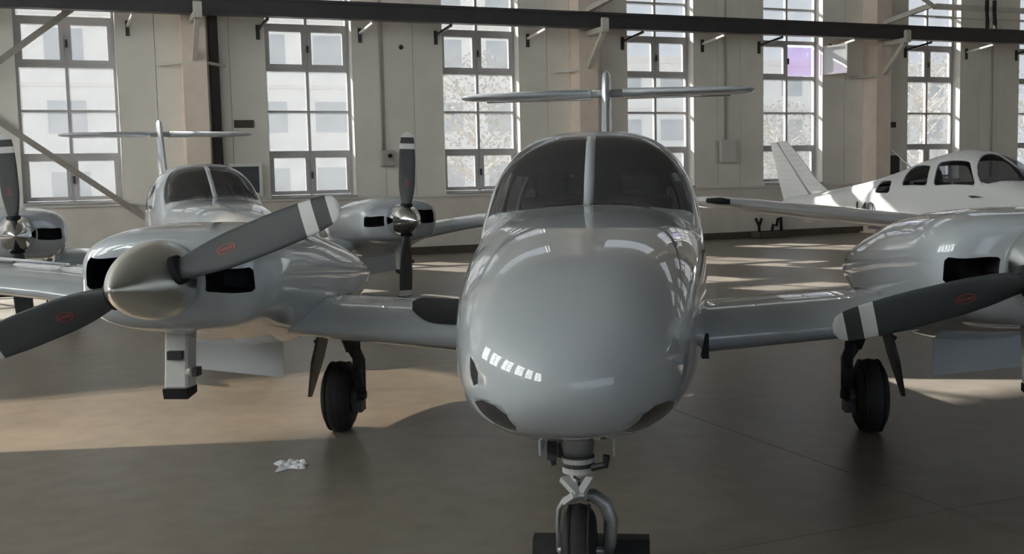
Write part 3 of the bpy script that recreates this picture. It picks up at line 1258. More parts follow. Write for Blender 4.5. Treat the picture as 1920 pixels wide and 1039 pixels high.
# ------------------------------------------------------------------ the twin-engine aeroplane
FUS = [(-3.42, 0, .915, 0, 0, 2.2), (-3.405, .09, .915, .065, .05, 2.2), (-3.37, .155, .915, .115, .10, 2.3),
       (-3.3, .235, .92, .165, .16, 2.3), (-3.2, .305, .93, .22, .20, 2.4), (-3.0, .370, .945, .28, .27, 2.5),
       (-2.7, .425, .96, .33, .33, 2.6), (-2.3, .475, .975, .365, .39, 2.7), (-1.8, .525, .99, .385, .44, 2.8),
       (-1.15, .575, 1.0, .405, .49, 2.9), (-.85, .592, 1.0, .575, .5, 3.0), (-.55, .602, 1.0, .735, .5, 3.0),
       (-.2, .61, 1.0, .80, .5, 2.9), (.2, .61, 1.0, .805, .5, 2.9), (.9, .59, 1.0, .76, .49, 2.8),
       (1.6, .5, 1.03, .60, .46, 2.6), (2.3, .39, 1.06, .40, .42, 2.4), (3.2, .27, 1.1, .22, .34, 2.2),
       (4.2, .16, 1.13, .13, .2, 2.1), (4.9, .06, 1.15, .06, .07, 2.0), (4.98, 0, 1.15, 0, 0, 2.0)]
WS = [(-1.17, .024), (-1.165, 81, 0), (-1.13, 68, 0), (-1.06, 52.5, 0), (-.94, 33, 0), (-.80, 35.3, 0), (-.646, 41.5, 0), (-.54, 49, 0),
      (-.43, 56.5, 0), (-.40, 66, 0), (-.427, 76.6, 0), (-.435, 84.5, 0), (-.44, .024)]


def rad_of(sk, y, deg, sx):
    return sk.t_of_y(y), R(deg if sx > 0 else 180 - deg)


def rounded(y0, y1, z0, z1, r=.06, slant0=0, slant1=0):
    pts = []
    for (cy, cz, a0) in ((y1 - r, z1 - r, 0), (y0 + r, z1 - r, 90), (y0 + r, z0 + r, 180), (y1 - r, z0 + r, 270)):
        for k in range(5):
            a = R(a0 + 22.5 * k)
            pts.append((cy + r * math.cos(a), cz + r * math.sin(a)))
    zm = (z1 - z0) or 1
    return [(y + (slant0 if y < (y0 + y1) / 2 else slant1) * (z - z0) / zm, z) for y, z in pts]


WINGS = [(0.25, -.72, .63, 1.52, .20), (0.6, -.72, .655, 1.52, .20), (2.0, -.66, .77, 1.44, .17), (3.2, -.61, .94, 1.37, .145), (5.4, -.52, 1.18, 1.18, .135),
         (5.7, -.46, 1.215, 1.02, .13), (5.82, -.36, 1.23, .80, .11), (5.88, -.18, 1.24, .45, .08)]
NAC = [(-1.47, 0, 1.107, 0, 0, 2.0), (-1.465, .165, 1.107, .16, .16, 2.0), (-1.455, .215, 1.107, .18, .18, 2.2),
       (-1.435, .38, 1.09, .20, .215, 2.8), (-1.39, .455, 1.09, .225, .25, 3.1), (-1.2, .49, 1.09, .25, .30, 3.0),
       (-.8, .495, 1.06, .28, .37, 2.8), (-.3, .50, 1.02, .29, .43, 2.6), (.2, .49, .97, .26, .40, 2.5), (.8, .44, .92, .20, .29, 2.3),
       (1.3, .35, .86, .12, .16, 2.2), (1.6, .22, .82, .06, .07, 2.1), (1.74, .08, .80, .02, .02, 2.0), (1.75, 0, .80, 0, 0, 2.0)]
ENG_X, ENG_Y, ENG_Z = 2.05, -1.53, 1.093
SPIN = {}


def make_twin():
    t = thing('twin_engine_aeroplane', 'grey-white twin-engine T-tail aeroplane nose-on at the centre, nearest the camera', 'aeroplane',
              group='twin-engine aeroplanes')
    sk = Skin(FUS, 150, 112)
    tm = sk.t_of_y(-1.2)
    loops, kinds = [], []
    for sx in (1, -1):
        loops.append([sk.yx(q[0], q[1] * sx) if len(q) == 2 else rad_of(sk, q[0], q[1], sx) for q in WS])
        kinds.append('windshield')
    for (y0, y1, z0, z1, s0, s1) in ((-.20, .24, 1.27, 1.58, .12, .02), (.32, .92, 1.25, 1.56, .02, 0), (1.0, 1.42, 1.27, 1.47, 0, -.12)):
        for sx in (1, -1):
            loops.append([sk.yz(y, z, sx) for y, z in rounded(y0, y1, z0, z1, .07, s0, s1)])
            kinds.append('side_window')
    # lamp lenses low on the nose, and the small dark scoop on one side
    for lp, k in (([(-3.206, 199), (-3.267, 195), (-3.313, 199), (-3.334, 212), (-3.313, 231), (-3.275, 238), (-3.242, 233), (-3.215, 223),
                    (-3.206, 211)], 'lamp_lens'),
                  ([(-3.029, -25), (-3.141, -21), (-3.233, -22), (-3.267, -31), (-3.25, -50), (-3.215, -58), (-3.121, -58), (-3.06, -48),
                    (-2.99, -38), (-2.968, -32)], 'lamp_lens'),
                  ([(-3.197, 167), (-3.233, 169), (-3.258, 174), (-3.258, 181), (-3.233, 184), (-3.215, 179)], 'nose_scoop')):
        loops.append([(sk.t_of_y(y), R(a)) for y, a in lp])
        kinds.append(k)
    co, body, per, rims = sk.build(loops)
    fus = mesh_from('fuselage', co, body, M['paint'], t)
    fus.data.materials.append(M['lining'])
    so = fus.modifiers.new('skin_thickness', 'SOLIDIFY')
    so.thickness = 0.02
    so.offset = -1
    so.material_offset = 1
    for f, k in zip(per, kinds):
        m = {'windshield': M['tint'], 'side_window': M['tint'], 'lamp_lens': M['lamp'], 'nose_scoop': M['black']}[k]
        o = mesh_from(k, co, f, m, t)
        orient_out(o, (0, -.2, 1.0) if k != 'lamp_lens' else (0, -2.4, .95))
    # cabin
    obj('cabin_floor', bx(-.5, .5, -1.1, 1.7, .62, .66), M['lining'], t)
    bm = bmesh.new()
    prism(bm, [(-1.05, .66), (-.74, .66), (-.70, 1.0), (-.72, 1.27), (-.80, 1.29), (-1.06, 1.28)], -.44, .44, 'YZ')
    obj('instrument_panel', bm, M['lining'], t, bevel=.02)
    for (y, sx) in ((-.05, -1), (-.05, 1), (.85, -1), (.85, 1)):
        bm = bmesh.new()
        box(bm, sx * .27 - .2, sx * .27 + .2, y - .25, y + .22, .78, .92)
        vs = box(bm, sx * .27 - .2, sx * .27 + .2, y + .2, y + .32, .85, 1.42)
        for v in vs:
            if v.co.z > 1.2:
                v.co.y += .12
        box(bm, sx * .27 - .12, sx * .27 + .12, y + .34, y + .43, 1.43, 1.56)
        box(bm, sx * .27 - .15, sx * .27 + .15, y - .2, y + .2, .66, .78)
        obj('seat', bm, M['seat'], t, bevel=.025)
    # wings
    for sx in (1, -1):
        bm = bmesh.new()
        wing_mesh(bm, [(sx * s, a, b, c, d) for s, a, b, c, d in WINGS])
        w = obj('wing', bm, M['paint'], t, smooth=True)
        # aileron and flap gaps
        for (s0, s1, nm) in ((.75, 1.55, 'flap'), (2.6, 3.5, 'flap'), (3.55, 5.3, 'aileron')):
            bm = bmesh.new()
            rows = []
            for s_ in (s0, s1):
                sec = lerp_sec(WINGS, s_)
                a = foil_pt(sec, .76, True)
                b = foil_pt(sec, 1.0, True)
                c2 = foil_pt(sec, .76, False)
                rows.append([bm.verts.new((sx * p.x, p.y, p.z + dz)) for p, dz in
                             ((a, .006), (a, .012), (b, .006), (b, -.012), (c2, -.010), (c2, -.004))])
            n6 = 6
            for k in range(n6):
                bm.faces.new((rows[0][k], rows[0][(k + 1) % n6], rows[1][(k + 1) % n6], rows[1][k]))
            bm.faces.new(rows[0])
            bm.faces.new(rows[1])
            obj(nm, bm, M['paint'], w)
        if sx > 0:
            obj('root_slot', bx(.575, .612, -.745, -.66, .565, .695), M['black'], w)  # small black block for the dark slot at the wing root
        if sx < 0:                              # black grip mat on the wing root
            bm = bmesh.new()
            grid = []
            ns, nc = 14, 16
            for i in range(ns + 1):
                s_ = .585 + (1.06 - .585) * i / ns
                sec = lerp_sec(WINGS, s_)
                lo = .035
                d = max(0.0, (s_ - .86) / .20)
                lo = .035 + .22 * (1 - math.sqrt(max(0, 1 - d * d)))
                row = []
                for j in range(nc + 1):
                    x = lo + (.80 - lo) * j / nc
                    p = foil_pt(sec, x, True)
                    row.append(bm.verts.new((-p.x, p.y - .002, p.z + .004)))
                grid.append(row)
            for i in range(ns):
                for j in range(nc):
                    bm.faces.new((grid[i][j], grid[i + 1][j], grid[i + 1][j + 1], grid[i][j + 1]))
            o = obj('walkway_mat', bm, M['grip'], w, smooth=True)
            o['label'] = 'black grip mat on the wing root'
    # engines
    for sx in (1, -1):
        sk2 = Skin([r + (sx * ENG_X,) for r in NAC], 84, 72)
        tm2 = sk2.t_of_y(-1.1)
        lps = []
        for side in (-1, 1):
            if side * sx < 0:                     # inboard opening, and the taller outboard one
                pts = [(.20, 1.035), (.21, 1.025), (.42, 1.02), (.435, 1.035), (.43, 1.125), (.415, 1.14), (.21, 1.14), (.20, 1.13)]
            else:
                pts = [(.20, 1.055), (.21, 1.045), (.405, 1.045), (.42, 1.06), (.41, 1.175), (.39, 1.20), (.21, 1.20), (.20, 1.19)]
            lps.append([sk2.xz(sx * ENG_X + side * x, z, tm2) for x, z in (pts if side > 0 else pts[::-1])])
        co, body, per, rims = sk2.build(lps)
        nac = mesh_from('nacelle', co, body, M['paint'], t)
        for f, rim in zip(per, rims):
            bm = bmesh.new()
            a = [bm.verts.new(p) for p in rim]
            c = sum(rim, Vector()) / len(rim)
            b = [bm.verts.new(c + (p - c) * .93 + Vector((0, .22, 0))) for p in rim]
            n_ = len(a)
            for k in range(n_):
                bm.faces.new((a[k], a[(k + 1) % n_], b[(k + 1) % n_], b[k]))
            bm.faces.new(b)
            obj('air_intake', bm, M['black'], nac)
        # hanging door, exhaust duct under the nacelle
        x0, x1 = sx * 1.97, sx * 2.55
        bm = bmesh.new()
        prism(bm, [(x0, .72), (x1, .74), (x1, .385), (x0, .325)], 0.04, 0.055)
        obj('gear_bay_door', bm, M['paint'], nac)
        bm = bmesh.new()
        cx = sx * 2.19
        bar(bm, (cx, -.97, .82), (cx, -1.02, .462), .128, .13, up=(0, 1, 0))
        box(bm, cx + .062, cx + .10, -1.10, -1.03, .545, .585)
        ed = obj('exhaust_duct', bm, M['duct'], nac, bevel=.012)
        bm = bmesh.new()
        prism(bm, [(-1.098, .475), (-.955, .475), (-.955, .435), (-1.085, .42)], cx - .066, cx + .066, 'YZ')
        obj('exhaust_mouth', bm, M['black'], nac)
        bm = bmesh.new()
        box(bm, cx - .035, cx + .045, -1.09, -1.05, .63, .675)
        obj('duct_slot', bm, M['dsteel'], nac)
        obj('duct_tip', bx(cx + .10, cx + .128, -1.10, -1.03, .543, .587), M['dsteel'], nac)
        sp = obj('spinner', spinner_mesh(), M['satin'], t, loc=(sx * ENG_X, ENG_Y, ENG_Z), smooth=True)
        al = R(20.0) if sx < 0 else R(14.2)
        for k in (0, 1):
            if 'blade' not in SPIN:
                b = obj('propeller_blade', blade_mesh(), M['blade'], t, smooth=True)
                SPIN['blade'] = b.data
                e = obj('emblem', emblem_mesh(), M['red'], b)
                e['label'] = 'red oval emblem'
                SPIN['emblem'] = e.data
            else:
                b = link('propeller_blade', SPIN['blade'], None, t)
                e = link('emblem', SPIN['emblem'], None, b)
                e['label'] = 'red oval emblem'
            b.location = (sx * ENG_X, ENG_Y - .135, ENG_Z)
            b.rotation_euler = (0, -(al + math.pi * k), 0)
            bm = bmesh.new()
            tube(bm, [(.12, 0, 0), (.188, 0, 0)], [.074, .068], 20)
            obj('blade_cuff', bm, M['black'], b, smooth=True)
    # tail
    bm = bmesh.new()
    wing_mesh(bm, [(1.02, 2.9, 0, 1.95, .07), (1.30, 3.35, 0, 1.50, .075), (1.8, 3.78, 0, 1.16, .085), (2.3, 4.10, 0, .92, .10),
                   (2.48, 4.20, 0, .84, .11), (2.55, 4.28, 0, .70, .11), (2.585, 4.40, 0, .45, .08)], axis='Z', sym=True)
    obj('tail_fin', bm, M['paint'], t, smooth=True)
    for sx in (1, -1):
        bm = bmesh.new()
        S = [(sx * .16, 4.20, 2.36, .80, .12), (sx * 1.1, 4.24, 2.36, .74, .11), (sx * 1.35, 4.28, 2.36, .68, .10),
             (sx * 1.43, 4.36, 2.36, .56, .09), (sx * 1.47, 4.48, 2.36, .38, .07)]
        wing_mesh(bm, S, sym=True)
        st = obj('stabilator', bm, M['paint'], t, smooth=True)
        bm = bmesh.new()
        for s_ in (.16, .55, .95):
            pass
        bar(bm, (sx * .17, 4.80, 2.352), (sx * 1.25, 4.82, 2.352), .012, .05, up=(0, 0, 1))
        obj('hinge_strip', bm, M['ltmetal'], st)
    bm = bmesh.new()
    for sx in (1, -1):
        tube(bm, [(0, 4.42, 2.36), (sx * .18, 4.42, 2.36)], .04, 12)
    obj('stabilator_hinge', bm, M['ltmetal'], t, smooth=True)
    # main gear
    for sx in (1, -1):
        X = sx * 1.6
        xi = X - sx * .125                      # strut on the inboard side
        bm = bmesh.new()
        tube(bm, [(X - sx * .03, .03, .85), (X - sx * .05, .02, .60), (xi + sx * .04, .01, .50)], [.055, .05, .042], 14)
        tube(bm, [(xi + sx * .04, .01, .52), (xi - sx * .005, .0, .44), (xi - sx * .005, 0, .2225)], [.042, .036, .034], 12)
        tube(bm, [(xi - sx * .04, 0, .2225), (X + sx * .03, 0, .2225)], .026, 10)
        leg = obj('main_gear', bm, M['dsteel'], t, smooth=True)
        bm = bmesh.new()
        bar(bm, (xi, -.05, .56), (xi - sx * .03, -.17, .42), .05, .018)
        bar(bm, (xi - sx * .03, -.17, .42), (xi - sx * .01, -.05, .28), .05, .018)
        obj('torque_link', bm, M['dsteel'], leg)
        bm = bmesh.new()
        tube(bm, [(X - sx * .05, .08, .68), (X + sx * .10, .10, .74)], .018, 8)
        tube(bm, [(X + sx * .02, -.05, .64), (X + sx * .14, -.04, .56)], .012, 8)
        obj('side_stay', bm, M['dsteel'], leg, smooth=True)
        wheel(leg, X, 0, .216, .216, .18)
        bm = bmesh.new()
        lathe(bm, [(-.03, 0), (-.03, .095), (.03, .095), (.03, 0)], 'X', 24, (xi + sx * .03, 0, .216))
        box(bm, xi - .03, xi + .03, -.09, .02, .13, .20)
        obj('brake', bm, M['dsteel'], leg)
        bm = bmesh.new()
        a, b, c, d = (X + sx * .065, -.12, .68), (X + sx * .065, .12, .68), (X + sx * .195, .05, .20), (X + sx * .19, -.01, .21)
        for off in (0, 1):
            pass
        q0 = [Vector(p) for p in (a, b, (X + sx * .13, .13, .44), c, d, (X + sx * .13, -.12, .44))]
        v0 = [bm.verts.new(p) for p in q0]
        v1 = [bm.verts.new(p + Vector((sx * .016, 0, .003))) for p in q0]
        bm.faces.new(v0)
        bm.faces.new(v1[::-1])
        for k in range(6):
            bm.faces.new((v0[k], v1[k], v1[(k + 1) % 6], v0[(k + 1) % 6]))
        obj('gear_door', bm, M['dsteel'], leg)
    # nose gear
    Y = -2.61
    bm = bmesh.new()
    tube(bm, [(0, Y + .02, .78), (0, Y + .01, .60), (0, Y + .005, .515)], [.088, .068, .052], 20)
    ng = obj('nose_gear', bm, M['steel'], t, smooth=True)
    bm = bmesh.new()
    for z in (.515, .478):
        lathe(bm, [(z - .012, .04), (z - .012, .058), (z + .012, .058), (z + .012, .04)], 'Z', 24, (0, Y + .005, 0))
    obj('collar', bm, M['ltmetal'], ng)
    bm = bmesh.new()
    lathe(bm, [(.488, .03), (.488, .060), (.502, .060), (.502, .03)], 'Z', 24, (0, Y + .005, 0))
    lathe(bm, [(.522, .03), (.522, .0605), (.53, .0605), (.53, .03)], 'Z', 24, (0, Y + .005, 0))
    tube(bm, [(.05, Y - .02, .487), (.10, Y - .03, .50), (.105, Y - .03, .535)], .014, 8)
    obj('clamp_band', bm, M['dsteel'], ng)
    bm = bmesh.new()
    tube(bm, [(0, Y + .005, .52), (0, Y, .385)], .034, 16)
    obj('oleo_rod', bm, M['chrome'], ng, smooth=True)
    bm = bmesh.new()
    bar(bm, (-.05, Y - .05, .455), (.005, Y - .11, .415), .035, .02)
    bar(bm, (.045, Y - .05, .455), (.012, Y - .11, .415), .03, .018)
    bar(bm, (.005, Y - .11, .415), (-.035, Y - .05, .37), .05, .022)
    bar(bm, (.012, Y - .11, .415), (.02, Y - .05, .375), .022, .018)
    obj('torque_link', bm, M['ltmetal'], ng, bevel=.004)
    bm = bmesh.new()
    tube(bm, [(.0, Y, .385), (.055, Y, .378), (.098, Y, .345), (.118, Y, .285), (.112, Y, .20), (.105, Y, .165)], [.022, .026, .028, .027, .024, .02], 12)
    tube(bm, [(.0, Y, .375), (-.05, Y, .362), (-.074, Y, .325), (-.078, Y, .26), (-.078, Y, .165)], [.016, .012, .009, .008, .008], 10)
    tube(bm, [(-.08, Y, .17), (.105, Y, .17)], .014, 10)
    obj('fork', bm, M['steel'], ng, smooth=True)
    wheel(ng, 0, Y, .17, .17, .128)
    for sx in (1, -1):
        bm = bmesh.new()
        prism(bm, [(Y - .10, .68), (Y + .35, .66), (Y + .33, .53), (Y - .08, .545)], sx * .133 - .004, sx * .133 + .004, 'YZ')
        obj('gear_door', bm, M['paint'], ng)
    bm = bmesh.new()
    box(bm, -.115, -.08, Y + .03, Y + .09, .50, .70)
    box(bm, -.075, -.045, Y + .03, Y + .06, .51, .56)
    tube(bm, [(-.10, Y + .06, .50), (-.092, Y + .06, .475)], .010, 8)
    obj('steering_rod', bm, M['dsteel'], ng)
    return t


twin = make_twin()
twin.location = (0.5056, 6.4673, 0)
twin.rotation_euler = (0, 0, -0.1074)
twin2 = copy_tree(twin)
twin2['label'] = 'grey-white twin-engine T-tail aeroplane farther back at the left, propellers upright'
twin2.location = (-3.7453, 13.1603, 0)
twin2.rotation_euler = (0, 0, 0.4123)
bs = [c for c in twin2.children if c.name.startswith('propeller_blade')]
for sx in (1, -1):
    two = [b for b in bs if b.location.x * sx > 0]
    al = R(87.6) if sx > 0 else R(93)
    for k, b in enumerate(two):
        b.rotation_euler = (0, -(al + math.pi * k), 0)
chrome_me = None
for c in twin2.children:
    if c.name.startswith('spinner'):
        if chrome_me is None:
            chrome_me = c.data.copy()
            chrome_me.materials[0] = M['chrome']
        c.data = chrome_me


# ------------------------------------------------------------------ the small single-engine aeroplane
FUS3 = [(-2.46, 0, .98, 0, 0, 2.0), (-2.455, .18, .98, .17, .17, 2.0), (-2.42, .36, .98, .25, .25, 2.6), (-2.3, .46, .97, .31, .32, 2.8),
        (-1.9, .51, .97, .36, .38, 2.8), (-1.3, .55, 1.0, .40, .43, 2.9), (-.95, .565, 1.0, .60, .45, 2.8), (-.55, .572, 1.0, .82, .45, 2.7),
        (-.1, .575, 1.0, .90, .45, 2.6), (.5, .55, 1.02, .78, .44, 2.6), (1.1, .49, 1.05, .57, .42, 2.6), (1.7, .40, 1.06, .41, .38, 2.5),
        (2.4, .29, 1.07, .28, .30, 2.3), (3.3, .17, 1.06, .16, .17, 2.2), (3.9, .09, 1.06, .09, .09, 2.0), (4.2, .03, 1.06, .03, .03, 2.0),
        (4.22, 0, 1.06, 0, 0, 2.0)]
WS3 = [(-1.26, .022), (-1.24, .15), (-1.19, .30), (-1.08, .42), (-.95, .49), (-.82, .525), (-.70, .53), (-.62, .50), (-.55, .43),
       (-.52, .34), (-.50, .20), (-.50, .022)]


def make_trainer():
    t = thing('single_engine_aeroplane', 'small white single-engine low-wing aeroplane at the back right by the windows', 'aeroplane')
    sk = Skin(FUS3, 120, 88)
    loops, kinds = [], []
    for sx in (1, -1):
        loops.append([sk.yx(y, x * sx) for y, x in WS3])
        kinds.append('windshield')
        for (y0, y1, z0, z1, s0, s1) in ((-.62, .16, 1.36, 1.72, .22, .02), (.30, .86, 1.36, 1.67, .03, -.06), (1.13, 1.50, 1.24, 1.44, 0, -.06)):
            loops.append([sk.yz(y, z, sx) for y, z in rounded(y0, y1, z0, z1, .055, s0, s1)])
            kinds.append('side_window')
    co, body, per, rims = sk.build(loops)
    fus = mesh_from('fuselage', co, body, M['paint3'], t)
    fus.data.materials.append(M['lining'])
    so = fus.modifiers.new('skin_thickness', 'SOLIDIFY')
    so.thickness = 0.02
    so.offset = -1
    so.material_offset = 1
    for f, k in zip(per, kinds):
        o = mesh_from(k, co, f, M['clear'], t)
        orient_out(o, (0, 0, 1.0))
    obj('cabin_floor', bx(-.47, .47, -1.1, 1.6, .64, .68), M['lining'], t)
    bm = bmesh.new()
    prism(bm, [(-1.1, .68), (-.86, .68), (-.82, 1.0), (-.84, 1.31), (-.92, 1.33), (-1.10, 1.31)], -.40, .40, 'YZ')
    obj('instrument_panel', bm, M['lining'], t, bevel=.02)
    for (y, sx) in ((-.1, -1), (-.1, 1), (.72, -1), (.72, 1)):
        bm = bmesh.new()
        box(bm, sx * .25 - .19, sx * .25 + .19, y - .25, y + .22, .78, .92)
        vs = box(bm, sx * .25 - .19, sx * .25 + .19, y + .2, y + .30, .85, 1.40)
        for v in vs:
            if v.co.z > 1.2:
                v.co.y += .12
        obj('seat', bm, M['seat'], t, bevel=.025)
    W3 = [(.25, -1.05, .70, 1.85, .16), (.55, -1.05, .72, 1.80, .16), (.9, -.82, .75, 1.58, .17), (2.7, -.80, .95, 1.55, .17), (5.1, -.62, 1.23, 1.08, .17),
          (5.28, -.55, 1.255, .92, .14), (5.34, -.40, 1.27, .6, .10)]
    for sx in (1, -1):
        bm = bmesh.new()
        wing_mesh(bm, [(sx * s, a, b, c, d) for s, a, b, c, d in W3])
        w = obj('wing', bm, M['paint3'], t, smooth=True)
        bm = bmesh.new()
        tube(bm, [(sx * 5.20, -.66, 1.25), (sx * 5.30, -.58, 1.265), (sx * 5.37, -.40, 1.27)], [.035, .045, .03], 10)
        o = obj('wingtip_lamp', bm, M['black'], w, smooth=True)
        o['label'] = 'dark wingtip lamp'
        for s0, s1, nm in ((.95, 2.9, 'flap'), (3.0, 5.0, 'aileron')):
            bm = bmesh.new()
            rows = []
            for s_ in (s0, s1):
                sec = lerp_sec(W3, s_)
                a, b, c2 = foil_pt(sec, .78, True), foil_pt(sec, 1.0, True), foil_pt(sec, .78, False)
                rows.append([bm.verts.new((sx * p.x, p.y, p.z + dz)) for p, dz in
                             ((a, .006), (b, .008), (b, -.016), (c2, -.012))])
            for k in range(4):
                bm.faces.new((rows[0][k], rows[0][(k + 1) % 4], rows[1][(k + 1) % 4], rows[1][k]))
            bm.faces.new(rows[0])
            bm.faces.new(rows[1])
            obj(nm, bm, M['paint3'], w)
        for s_ in (1.2, 2.8):
            sec = lerp_sec(W3, s_)
            p = foil_pt(sec, .80, False)
            bm = bmesh.new()
            prism(bm, [(p.y - .1, p.z + .02), (p.y + .16, p.z + .01), (p.y + .14, p.z - .05), (p.y, p.z - .07)], sx * s_ - .015, sx * s_ + .015, 'YZ')
            obj('flap_hinge', bm, M['paint3'], w)
        # fixed main wheel with fairing
        bm = bmesh.new()
        tube(bm, [(sx * 1.52, .05, .80), (sx * 1.52, .05, .22)], [.055, .045], 12)
        leg = obj('main_gear', bm, M['paint3'], t, smooth=True)
        wheel(leg, sx * 1.52, .05, .20, .20, .15)
        sf = Skin([(-.42, 0, .22, 0, 0, 2, sx * 1.52), (-.40, .05, .22, .06, .05, 2, sx * 1.52), (-.2, .12, .23, .15, .09, 2.3, sx * 1.52),
                   (.05, .13, .24, .17, .10, 2.3, sx * 1.52), (.35, .08, .25, .10, .08, 2, sx * 1.52), (.6, .02, .26, .03, .02, 2, sx * 1.52),
                   (.61, 0, .26, 0, 0, 2, sx * 1.52)], 24, 24)
        co, body, _, _ = sf.build([])
        mesh_from('wheel_fairing', co, body, M['paint3'], leg)
    bm = bmesh.new()
    tube(bm, [(0, -1.75, .70), (0, -1.80, .25)], [.05, .04], 12)
    leg = obj('nose_gear', bm, M['steel'], t, smooth=True)
    wheel(leg, 0, -1.80, .17, .17, .13)
    # tail: fin and rudder with pressed beads, stabilator
    bm = bmesh.new()
    fin = [(1.08, 2.25, 0, 1.10, .05), (1.20, 2.72, 0, .73, .08), (1.28, 3.02, 0, .52, .11), (1.45, 3.28, 0, .42, .13), (1.8, 3.65, 0, .37, .13),
           (2.1, 3.98, 0, .31, .13), (2.17, 4.06, 0, .28, .12), (2.20, 4.12, 0, .22, .09)]
    wing_mesh(bm, fin, axis='Z', sym=True)
    f = obj('tail_fin', bm, M['paint3'], t, smooth=True)
    bm = bmesh.new()
    rud = [(1.04, 3.345, 0, .83, .10), (1.5, 3.765, 0, .58, .09), (2.0, 4.215, 0, .30, .10), (2.17, 4.37, 0, .20, .10), (2.19, 4.39, 0, .16, .06)]
    for (z, y0, _, c, th) in rud:
        pass
    rings = []
    for (z, y0, _, c, th) in rud:
        hw = .030 * (1 - (z - 1) * .3)
        rings.append([bm.verts.new((x, y, z)) for x, y in ((-hw, y0), (hw, y0), (.004, y0 + c), (-.004, y0 + c))])
    for a, b in zip(rings, rings[1:]):
        for k in range(4):
            bm.faces.new((a[k], a[(k + 1) % 4], b[(k + 1) % 4], b[k]))
    bm.faces.new(rings[0])
    bm.faces.new(rings[-1])
    r_ = obj('rudder', bm, M['paint3'], t)
    for i in range(10):
        z = 1.28 + .092 * i
        sec = lerp_sec(fin, z)
        for side in (1, -1):
            bm = bmesh.new()
            ps = []
            for x in (.22, .5, .80):
                p = foil_pt((sec[0], sec[1], 0, sec[3], sec[4]), x, True, 'Z')
                ps.append((side * (p.x + .0), p.y, z))
            tube(bm, ps, .012, 6)
            obj('bead', bm, M['paint3'], f)
            bm = bmesh.new()
            c = pchip([q[0] for q in rud], [q[3] for q in rud])(z)
            y0 = pchip([q[0] for q in rud], [q[1] for q in rud])(z)
            tube(bm, [(side * .026, y0 + .03, z), (side * .008, y0 + c * .85, z)], .006, 6)
            obj('bead', bm, M['paint3'], r_)
    for sx in (1, -1):
        bm = bmesh.new()
        wing_mesh(bm, [(sx * .05, 3.85, 1.02, .75, .10), (sx * 1.75, 3.90, 1.02, .68, .10), (sx * 1.9, 3.98, 1.02, .5, .08)], sym=True)
        obj('stabilator', bm, M['paint3'], t, smooth=True)
    bm = bmesh.new()
    tube(bm, [(0, 1.05, 1.60), (0, 1.52, 1.95)], [.014, .008], 8)
    o = obj('whip_antenna', bm, M['frame_w'], t, smooth=True)
    bm = bmesh.new()
    prism(bm, [(-.78, 1.18), (-.62, 1.205), (-.52, 1.20), (-.60, 1.17)], -.60, -.565, 'YZ')
    obj('door_handle', bm, M['dsteel'], t)
    # registration on the rear fuselage, its tops showing above the wing
    cu = bpy.data.curves.new('registration_mark', 'FONT')
    cu.body = '140'
    cu.size = .36
    cu.extrude = .003
    o = bpy.data.objects.new('registration_mark', cu)
    COL.objects.link(o)
    dg = bpy.context.evaluated_depsgraph_get()
    me = bpy.data.meshes.new_from_object(o.evaluated_get(dg))
    bpy.data.objects.remove(o)
    me.materials.clear()
    o = link('registration_mark', me, M['letter'], t)
    # text runs nose-ward -> reads left to right from the plane's right side
    y = 2.42
    tt = sk.t_of_y(1.9)
    a = sk.P(sk.t_of_y(2.02), math.pi)
    b = sk.P(sk.t_of_y(1.3), math.pi)
    d = (b - a).normalized()
    up = Vector((0, 0, 1))
    nrm = d.cross(up).normalized()
    if nrm.x > 0:
        nrm = -nrm
    up2 = nrm.cross(d)
    mt = Matrix((d, up2, nrm)).transposed().to_4x4()
    p = a + nrm * .012
    mt.translation = Vector((p.x - .004, p.y, .845))
    o.matrix_local = mt
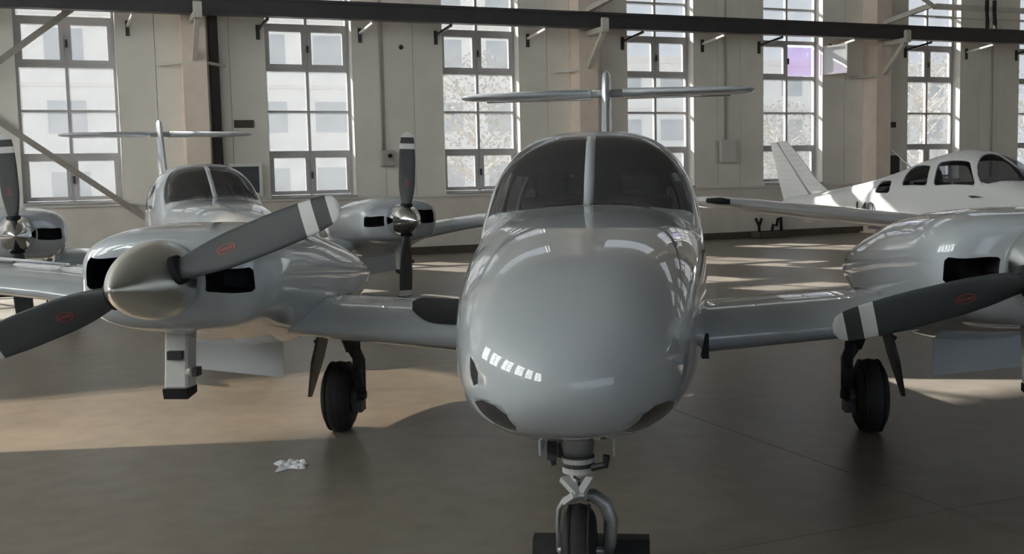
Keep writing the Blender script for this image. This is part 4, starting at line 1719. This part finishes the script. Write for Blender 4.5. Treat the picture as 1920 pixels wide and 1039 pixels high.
    bm = bmesh.new()
    prof = [(0.04, 0), (0.04, .155), (0, .16)] + [(-.36 * i / 12, .16 * (1 - (i / 12) ** 1.9) ** .9 if i < 12 else 0) for i in range(1, 13)]
    lathe(bm, prof, 'Y', 32)
    obj('spinner', bm, M['paint3'], t, loc=(0, -2.52, .98), smooth=True)
    for k in (0, 1):
        b = link('propeller_blade', SPIN['blade'], None, t, loc=(0, -2.56, .98), rot=(0, -(R(25) + math.pi * k), 0))
    return t


tr = make_trainer()
tr.location = (6.81, 16.1686, 0)
tr.rotation_euler = (0, 0, 0.477)
tr.scale = (0.95, 0.95, 0.955)

# ------------------------------------------------------------------ on the floor near the camera
c, s_ = math.cos(.1074), math.sin(.1074)
bm = bmesh.new()
prism(bm, [(-.08, 0), (.08, 0), (.075, .09), (.035, .145), (-.035, .145), (-.075, .09)], -.225, .225, 'YZ')
o = obj('wheel_chock', bm, M['rubber'], bevel=.008)
yl = -2.61 + .172 + .06
o.location = (0.5056 + .035 * c + yl * s_, 6.4673 - .035 * s_ + yl * c, 0)
o.rotation_euler = (0, 0, -.1074)
tag(o, 'black rubber chock behind the nose wheel of the centre aeroplane', 'chock')

bm = bmesh.new()
pts = []
NX, NY = 16, 12
for i in range(NX + 1):
    row = []
    for j in range(NY + 1):
        u, v = i / NX - .5, j / NY - .5
        e = 1 + .25 * math.sin(5 * math.atan2(v, u) + 1) * (u * u + v * v) * 3
        z = .012 + .035 * abs(math.sin(9 * u + 4 * v)) * abs(math.cos(7 * v - 3 * u)) + random.uniform(0, .004)
        if i in (0, NX) or j in (0, NY):
            z = .004
        row.append(bm.verts.new((u * .15 * e, v * .17 * e, z * .45)))
    pts.append(row)
for i in range(NX):
    for j in range(NY):
        bm.faces.new((pts[i][j], pts[i + 1][j], pts[i + 1][j + 1], pts[i][j + 1]))
o = obj('crumpled_paper', bm, M['paper'], loc=(-1.23, 5.81, 0.0), rot=(0, 0, .3))
tag(o, 'crumpled white paper scrap on the floor at the front left', 'paper')
